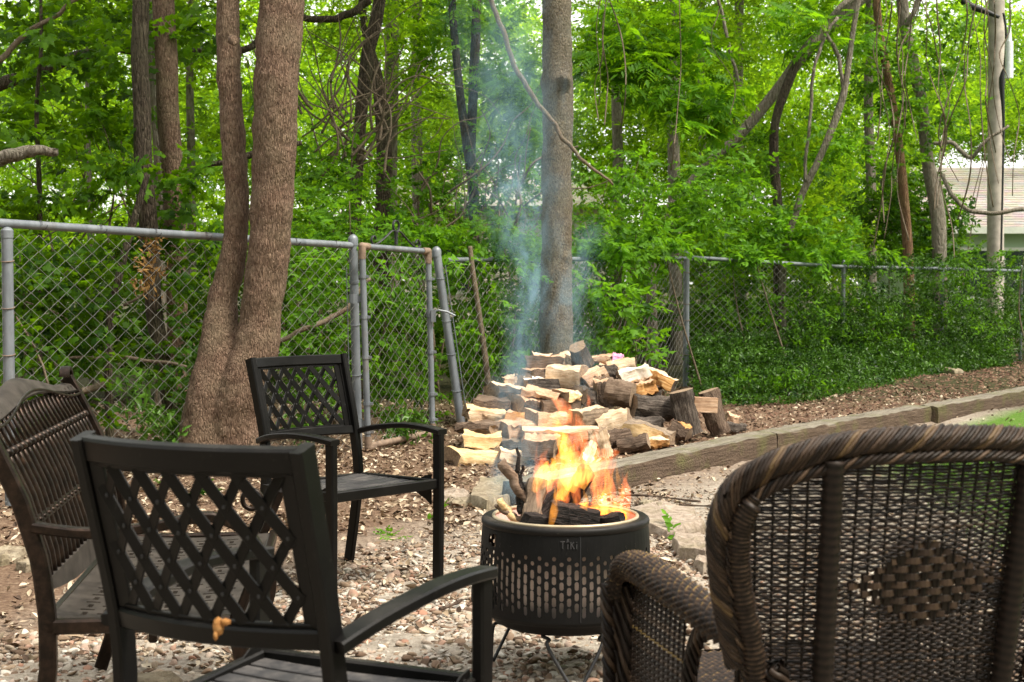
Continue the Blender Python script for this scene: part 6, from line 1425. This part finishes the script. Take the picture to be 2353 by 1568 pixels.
# ------------------------------------------------------------------ fire pit
PX, PY = P(1299, 1190, 4.53).x, 4.53
def firepit():
    r = empty('smokeless_fire_pit', (PX, PY, 0), 0, 'round black perforated metal fire pit on thin bent-rod legs, burning', 'fire pit')
    K = 'pit_black'; z0, z1, zs0, zs1 = 0.205, 0.468, 0.222, 0.412
    def rad(z): return float(np.interp(z, [0.2, 0.3, 0.42, 0.47], [0.262, 0.2645, 0.2595, 0.255]))
    N = 74; seam = 3 * PI / 2 + 0.135
    M = MB()
    def pt(th, z, o=0.0): q = rad(z) + o; return (q * math.cos(th), q * math.sin(th), z)
    rows = 6; pit = (zs1 - zs0) / rows; dth = 2 * PI / N; rr = 0.0064
    holes = 0
    for c in range(N):
        t0 = seam + c * dth; off = 0.5 * pit * (c % 2); tc = t0 + dth / 2
        zb, ztp = z0, z1
        edges = [zb, zs0 + off]
        for k in range(rows): edges.append(zs0 + off + (k + 1) * pit)
        if off: edges = edges[:-1]
        plain_cells = [(edges[0], edges[1]), (edges[-1], ztp)]
        for (a, b_) in plain_cells:
            zz_ = np.linspace(a, b_, 4)
            for q in range(3): M.add([pt(t0, zz_[q]), pt(t0 + dth, zz_[q]), pt(t0 + dth, zz_[q + 1]), pt(t0, zz_[q + 1])], [(0, 1, 2, 3)])
        for k in range(1, len(edges) - 1):
            a, b_ = edges[k], edges[k + 1]; zc = (a + b_) / 2; wob = 0.5 + 0.5 * math.sin(c * 0.55 + k * 1.1)
            hl = 0.0036 + 0.0066 * (0.35 + 0.65 * wob)
            if k == len(edges) - 2: hl = 0.0004
            hole = []
            for q in range(6): an = PI * q / 5; hole.append((math.cos(an) * rr, hl + math.sin(an) * rr))
            for q in range(6): an = PI + PI * q / 5; hole.append((math.cos(an) * rr, -hl + math.sin(an) * rr))
            Rm_ = rad(zc); hv = [pt(tc + dx / Rm_, zc + dz) for dx, dz in hole]; hi = [pt(tc + dx / Rm_, zc + dz, -0.0035) for dx, dz in hole]
            # outer boundary matched by angle: right side then left side
            bo = [(t0 + dth, zc), (t0 + dth, (zc + b_) / 2), (t0 + dth, b_), (t0, b_), (t0, (zc + b_) / 2), (t0, zc), (t0, zc), (t0, (zc + a) / 2), (t0, a), (t0 + dth, a), (t0 + dth, (zc + a) / 2), (t0 + dth, zc)]
            ov = [pt(t_, z_) for t_, z_ in bo]
            M.add(ov + hv + hi, [(q, (q + 1) % 12, 12 + (q + 1) % 12, 12 + q) for q in range(12)] + [(12 + q, 12 + (q + 1) % 12, 24 + (q + 1) % 12, 24 + q) for q in range(12)])
    body = M.build('perforated_body', K, r)
    bm = bmesh.new(); bm.from_mesh(body.data); bmesh.ops.remove_doubles(bm, verts=bm.verts, dist=0.0002)
    # hand hole at the left: cut plain cells
    dl = [f for f in bm.faces if 0.418 < f.calc_center_median().z < 0.452 and abs(math.atan2(f.calc_center_median().y, f.calc_center_median().x) - (-2.62)) < 0.11]
    bmesh.ops.delete(bm, geom=dl, context='FACES'); bm.to_mesh(body.data); bm.free()
    body.data.polygons.foreach_set('use_smooth', [True] * len(body.data.polygons)); body.data.set_sharp_from_angle(angle=R(35))
    M = MB(); c_ = math.cos(seam); s_ = math.sin(seam); M.bar([(rad(z) * c_ * 1.0005, rad(z) * s_ * 1.0005, z) for z in np.linspace(0.21, 0.462, 8)], 0.0035, 0.003, up=(c_, s_, 0)); M.build('seam', 'cable_black', r)
    M = MB(); M.lathe([(0.2555, 0.462), (0.2585, 0.466), (0.2595, 0.473), (0.2575, 0.480), (0.252, 0.4845), (0.245, 0.4855), (0.226, 0.4835), (0.222, 0.479), (0.2215, 0.470), (0.24, 0.462)], 96, closed=True); autosmooth(M.build('rim', 'rim_dusty', r), 60)
    M = MB(); M.tube([(0.2215 * math.cos(t), 0.2215 * math.sin(t), 0.4845) for t in np.linspace(0, 2 * PI, 97)[:-1]], 0.0058, 10, closed=True, cap=False); M.build('inner_ring', 'rim_cream', r, smooth=True)
    M = MB(); M.lathe([(0.2195, 0.483), (0.2190, 0.40), (0.2190, 0.19), (0.212, 0.185), (0.002, 0.183)], 72); o = M.build('burn_drum', 'drum_steel', r, smooth=True)
    M = MB(); M.lathe([(0.262, 0.206), (0.258, 0.196), (0.235, 0.186), (0.225, 0.170), (0.205, 0.157), (0.002, 0.155)], 72); autosmooth(M.build('base_pan', K, r), 40)
    M = MB(); M.lathe([(0.005, 0.30), (0.21, 0.30)], 48); M.build('ash_bed', 'char', r)
    for a in (-1.47, 0.65, 2.72):       # three feet, each of two bent rods meeting at the ground
        for e in (-0.50, 0.50):
            ca, sa, c2, s2, c3, s3 = math.cos(a + e), math.sin(a + e), math.cos(a + e * 0.72), math.sin(a + e * 0.72), math.cos(a + e * 0.06), math.sin(a + e * 0.06)
            M = MB(); M.tube(spline([(0.13 * ca, 0.13 * sa, 0.152), (0.19 * ca, 0.19 * sa, 0.151), (0.212 * c2, 0.212 * s2, 0.146), (0.225 * c2, 0.225 * s2, 0.125), (0.25 * c3, 0.25 * s3, 0.0)], 26), 0.0056, 8)
            M.build('leg', 'cable_black', r, smooth=True)
    M = MB(); M.tube([(0.262 * math.cos(t), 0.262 * math.sin(t), 0.008) for t in np.linspace(0, 2 * PI, 64)[:-1]], 0.005, 8, closed=True, cap=False)
    # side guard plate bulging at left
    M = MB(); vs = []; ths = np.linspace(2.75, 3.55, 14)
    for th in ths:
        for z, q in ((0.30, 0.268), (0.262, 0.290), (0.225, 0.292), (0.195, 0.268)): vs.append((q * math.cos(th), q * math.sin(th), z))
    M.add(vs, [(i * 4 + j, (i + 1) * 4 + j, (i + 1) * 4 + j + 1, i * 4 + j + 1) for i in range(13) for j in range(3)]); autosmooth(M.build('side_guard', K, r))
    # raised lettering TiKi
    def stroke(segs, x, M, w_=0.0035, up_=0.0):
        for (a, b_, c, d) in segs:
            pts = []
            for t in np.linspace(0, 1, 4):
                xx = x + a + (c - a) * t; z = 0.4265 + b_ + (d - b_) * t; th = 3 * PI / 2 - 0.012 + (xx) / 0.26; q = rad(z) + 0.0012; pts.append((q * math.cos(th), q * math.sin(th), z))
            M.bar(pts, w_, 0.0028, up=(math.cos(th), math.sin(th), 0))
    h = 0.021
    for nm, x, segs in (('letter_t', -0.020, [(-0.007, h, 0.007, h), (0, 0, 0, h)]), ('letter_i', -0.005, [(0, 0, 0, h * .66), (-0.003, h * .9, 0, h * 1.4), (0.003, h * .95, 0, h * 1.4)]),
                      ('letter_k', 0.004, [(0, 0, 0, h), (0.001, h * .5, 0.009, h * 0.98), (0.003, h * .55, 0.010, 0)]), ('letter_i', 0.021, [(0, 0, 0, h * .66), (0, h * .86, 0, h * .98)])):
        M = MB(); stroke(segs, x + 0.006, M); M.build(nm, 'slat_grey', r)
firepit()
# burning wood: each piece its own thing
def chunk(name, x, y, d, L, w_, rot, yaw, mat, label, seed, cat='log', square=True):
    g = random.Random(seed); M = MB(); n = 8; sec = [(-.5, -.5), (0, -.55), (.5, -.45), (.55, 0), (.45, .5), (0, .52), (-.5, .42), (-.52, 0)]; vs = []
    for i in range(n + 1):
        u = i / n - .5; tp = 1 + g.uniform(-.1, .1)
        for a, b_ in sec: vs.append((u * L + (g.uniform(-.01, .01)), a * w_ * tp + g.gauss(0, w_ * .04), b_ * w_ * tp + g.gauss(0, w_ * .04)))
    k = 8; fs = [(i * k + j, i * k + (j + 1) % k, (i + 1) * k + (j + 1) % k, (i + 1) * k + j) for i in range(n) for j in range(k)] + [tuple(range(k))[::-1], tuple(n * k + j for j in range(k))]
    M.add(vs, fs); o = M.build(name, mat); autosmooth(o, 35); o.rotation_mode = 'QUATERNION'; o.rotation_quaternion = (Matrix.Rotation(-R(rot), 4, 'Y') @ Matrix.Rotation(yaw, 4, 'Z')).to_quaternion(); o.location = P(x, y, d); tag(o, label, cat)
for a in [('burning_log', 1222, 1168, 4.50, .17, .06, 78, 0.2, 'split_grey', 'grey split log standing at the left inside the pit, smoking', 1),
          ('burning_log', 1262, 1165, 4.62, .15, .065, 38, 0.3, 'char', 'charred log leaning right in the blue smoke of the pit', 2),
          ('burning_log', 1318, 1185, 4.42, .15, .06, -12, 0.2, 'char', 'blackest charred log at the front centre of the pit', 3),
          ('burning_log', 1322, 1130, 4.58, .17, .05, 62, -0.2, 'char', 'charred log standing tilted in the hottest flames', 4),
          ('burning_log', 1388, 1183, 4.62, .19, .035, -8, 0.4, 'ember', 'thin glowing log on the right side of the pit', 5),
          ('burning_log', 1290, 1180, 4.72, .24, .05, 5, 0.0, 'ember', 'glowing log across the back of the pit', 6),
          ('burning_log', 1385, 1200, 4.45, .12, .04, 12, -0.5, 'char', 'small black log by the front right of the pit rim', 7),
          ('burning_log', 1245, 1200, 4.42, .12, .045, -10, 0.5, 'char', 'small charred log by the front left of the pit rim', 8)]:
    chunk(*a)
for pts, rads, mt, lb in (([(1222, 1175), (1195, 1130), (1172, 1090), (1150, 1060)], (.016, .016, .018, .015), 'log_smooth', 'thick brown stick leaning out of the pit to the left'),
                          ([(1200, 1180), (1192, 1120), (1190, 1080), (1189, 1030)], (.013, .011, .008, .004), 'char', 'tall thin burnt black stick pointing straight up from the pit'),
                          ([(1205, 1180), (1198, 1120), (1200, 1070)], (.010, .008, .004), 'char', 'shorter burnt stick beside the tall black one'),
                          ([(1200, 1215), (1180, 1190), (1162, 1168), (1148, 1148)], (.010, .011, .012, .010), 'split_yellow', 'pale peeled stick resting on the left rim of the pit'),
                          ([(1225, 1205), (1190, 1190), (1160, 1175), (1135, 1160)], (.009, .009, .009, .005), 'log_smooth', 'thin grey stick over the left rim behind the peeled one')):
    path = [P(x, y, 4.5) for x, y in pts]; sp = [Vector(p) for p in spline(path, 16)]; rs = [float(np.interp(i / 15, np.linspace(0, 1, len(rads)), rads)) for i in range(16)]
    M = MB(); M.tube(wobble(sp, 0.0035, len(lb)), rs, 8); o = M.build('stick', mt, None, world=True, smooth=True, origin=path[0]); tag(o, lb, 'stick')

# ------------------------------------------------------------------ flames and smoke (volumes that give off / scatter light)
def fire():
    b = P(1310, 1195, 4.53); r = empty('fire', b, 0, 'orange and yellow flames rising from the logs in the fire pit', 'fire')
    g = random.Random(12)
    def tongue(pts, d, mat, thick=1.0, nm='flame'):
        sp = spline([(x, y, w_) for x, y, w_ in pts], 26); M = MB(); path = [P(x, y, d) for x, y, _ in sp]; rr = [max(0.0015, 1.25 * w_ / PPM(d)) for _, _, w_ in sp]
        pr = [(math.cos(2 * PI * j / 12), thick * math.sin(2 * PI * j / 12)) for j in range(12)]
        M.sweep(path, pr, (0.0, 1, 0.05), True, 0, False, rr); M.build(nm, mat, r, world=True, smooth=True)
    hot, soft = 'flame_hot', 'flame_soft'
    tongue([(1290, 1150, 10), (1298, 1110, 14), (1304, 1060, 13), (1296, 1020, 14), (1284, 990, 11), (1276, 965, 6), (1274, 955, 1)], 4.45, hot, 1.0)
    tongue([(1285, 1145, 8), (1300, 1120, 10), (1316, 1085, 10), (1312, 1050, 8), (1318, 1020, 3)], 4.52, hot)
    tongue([(1225, 1130, 5), (1240, 1110, 14), (1262, 1085, 20), (1280, 1060, 12), (1290, 1040, 2)], 4.48, hot, 0.7)
    tongue([(1250, 1120, 14), (1275, 1095, 24), (1310, 1075, 26), (1360, 1055, 20), (1410, 1042, 8), (1425, 1038, 1)], 4.60, soft, 0.8)
    tongue([(1290, 1110, 14), (1330, 1085, 26), (1375, 1070, 20), (1400, 1055, 6)], 4.5, soft, 0.9)
    tongue([(1330, 1120, 12), (1345, 1090, 14), (1352, 1060, 8), (1350, 1030, 2)], 4.5, hot, 0.7)
    tongue([(1310, 1130, 10), (1322, 1100, 12), (1330, 1070, 6)], 4.42, hot, 0.8)
    tongue([(1265, 1210, 5), (1272, 1180, 8), (1278, 1150, 7), (1276, 1120, 2)], 4.36, hot, 0.7)
    tongue([(1335, 1190, 6), (1342, 1165, 8), (1346, 1145, 5), (1340, 1125, 1)], 4.40, hot, 0.8)
    tongue([(1355, 1185, 12), (1385, 1178, 16), (1420, 1182, 14), (1446, 1190, 6)], 4.52, hot, 0.6)
    tongue([(1350, 1170, 5), (1395, 1160, 7), (1430, 1168, 7), (1448, 1180, 3)], 4.50, hot, 0.7)
    for x in (1372, 1392, 1410, 1428, 1441):
        t = g.uniform(0, 30); tongue([(x, 1185, 7), (x - 4 + g.uniform(-6, 6), 1150, 8), (x + g.uniform(-14, 4), 1115 + t, 5), (x + g.uniform(-12, 8), 1075 + t, 1)], 4.52 + g.uniform(-.08, .08), soft if x > 1420 else hot, 0.7)
    tongue([(1398, 1060, 2), (1402, 1085, 6), (1404, 1110, 4), (1408, 1130, 1)], 4.5, hot, 0.7)
    tongue([(1368, 1160, 3), (1362, 1110, 8), (1372, 1060, 10), (1366, 1010, 7), (1378, 975, 1)], 4.62, soft, 0.8)
    tongue([(1215, 1000, 1), (1240, 985, 9), (1275, 975, 18), (1300, 950, 15), (1285, 925, 11), (1262, 905, 3)], 4.6, soft, 0.6, 'flame_wisp')
    tongue([(1320, 985, 1), (1308, 960, 9), (1292, 935, 9), (1270, 915, 2)], 4.5, soft, 0.7, 'flame_wisp')
    tongue([(1348, 905, 1), (1356, 920, 6), (1350, 937, 4), (1343, 948, 1)], 4.55, soft, 0.8, 'flame_wisp')
    tongue([(1230, 1150, 10), (1246, 1120, 14), (1240, 1080, 12), (1256, 1050, 2)], 4.64, soft, 0.8)
    tongue([(1300, 1060, 22), (1320, 1020, 26), (1330, 985, 16), (1322, 950, 3)], 4.62, soft, 0.5)
    tongue([(1360, 1180, 14), (1390, 1140, 22), (1385, 1095, 18), (1405, 1060, 10), (1398, 1030, 2)], 4.58, soft, 0.6)
    tongue([(1420, 1190, 10), (1432, 1160, 14), (1438, 1125, 9), (1430, 1090, 2)], 4.5, soft, 0.6)
    tongue([(1240, 1160, 8), (1232, 1120, 14), (1252, 1085, 16), (1246, 1055, 8), (1262, 1030, 1)], 4.55, soft, 0.6)
    tongue([(1330, 1160, 6), (1322, 1120, 11), (1340, 1075, 9), (1332, 1035, 1)], 4.38, soft, 0.7)
    for k_ in range(16):
        x_ = g.uniform(1230, 1440); y_ = g.uniform(1090, 1170); a_ = g.uniform(-10, 14); h_ = g.uniform(40, 85)
        tongue([(x_, y_ + 20, 2), (x_ + 3, y_, g.uniform(4, 8)), (x_ + a_ * 0.4, y_ - h_ * 0.5, g.uniform(3, 6)), (x_ + a_, y_ - h_, 1)], 4.5 + g.uniform(-0.12, 0.12), hot if k_ % 3 == 0 else soft, 0.7)
fire()
def smoke():
    M = MB(); d = 4.72; sp = spline([(1212, 1200, 60), (1205, 1100, 100), (1215, 950, 140), (1262, 800, 175), (1262, 650, 185), (1225, 480, 190), (1190, 250, 190), (1165, 0, 190), (1155, -220, 170)], 40)
    M.tube([P(x, y, d) for x, y, _ in sp], [w_ / PPM(d) for _, _, w_ in sp], 20, up=(0, 1, 0.05))
    o = M.build('smoke', 'smoke', None, world=True, smooth=True, origin=P(1212, 1190, 4.7)); tag(o, 'thin blue smoke drifting up from the left side of the fire pit', 'smoke', kind='stuff')
smoke()
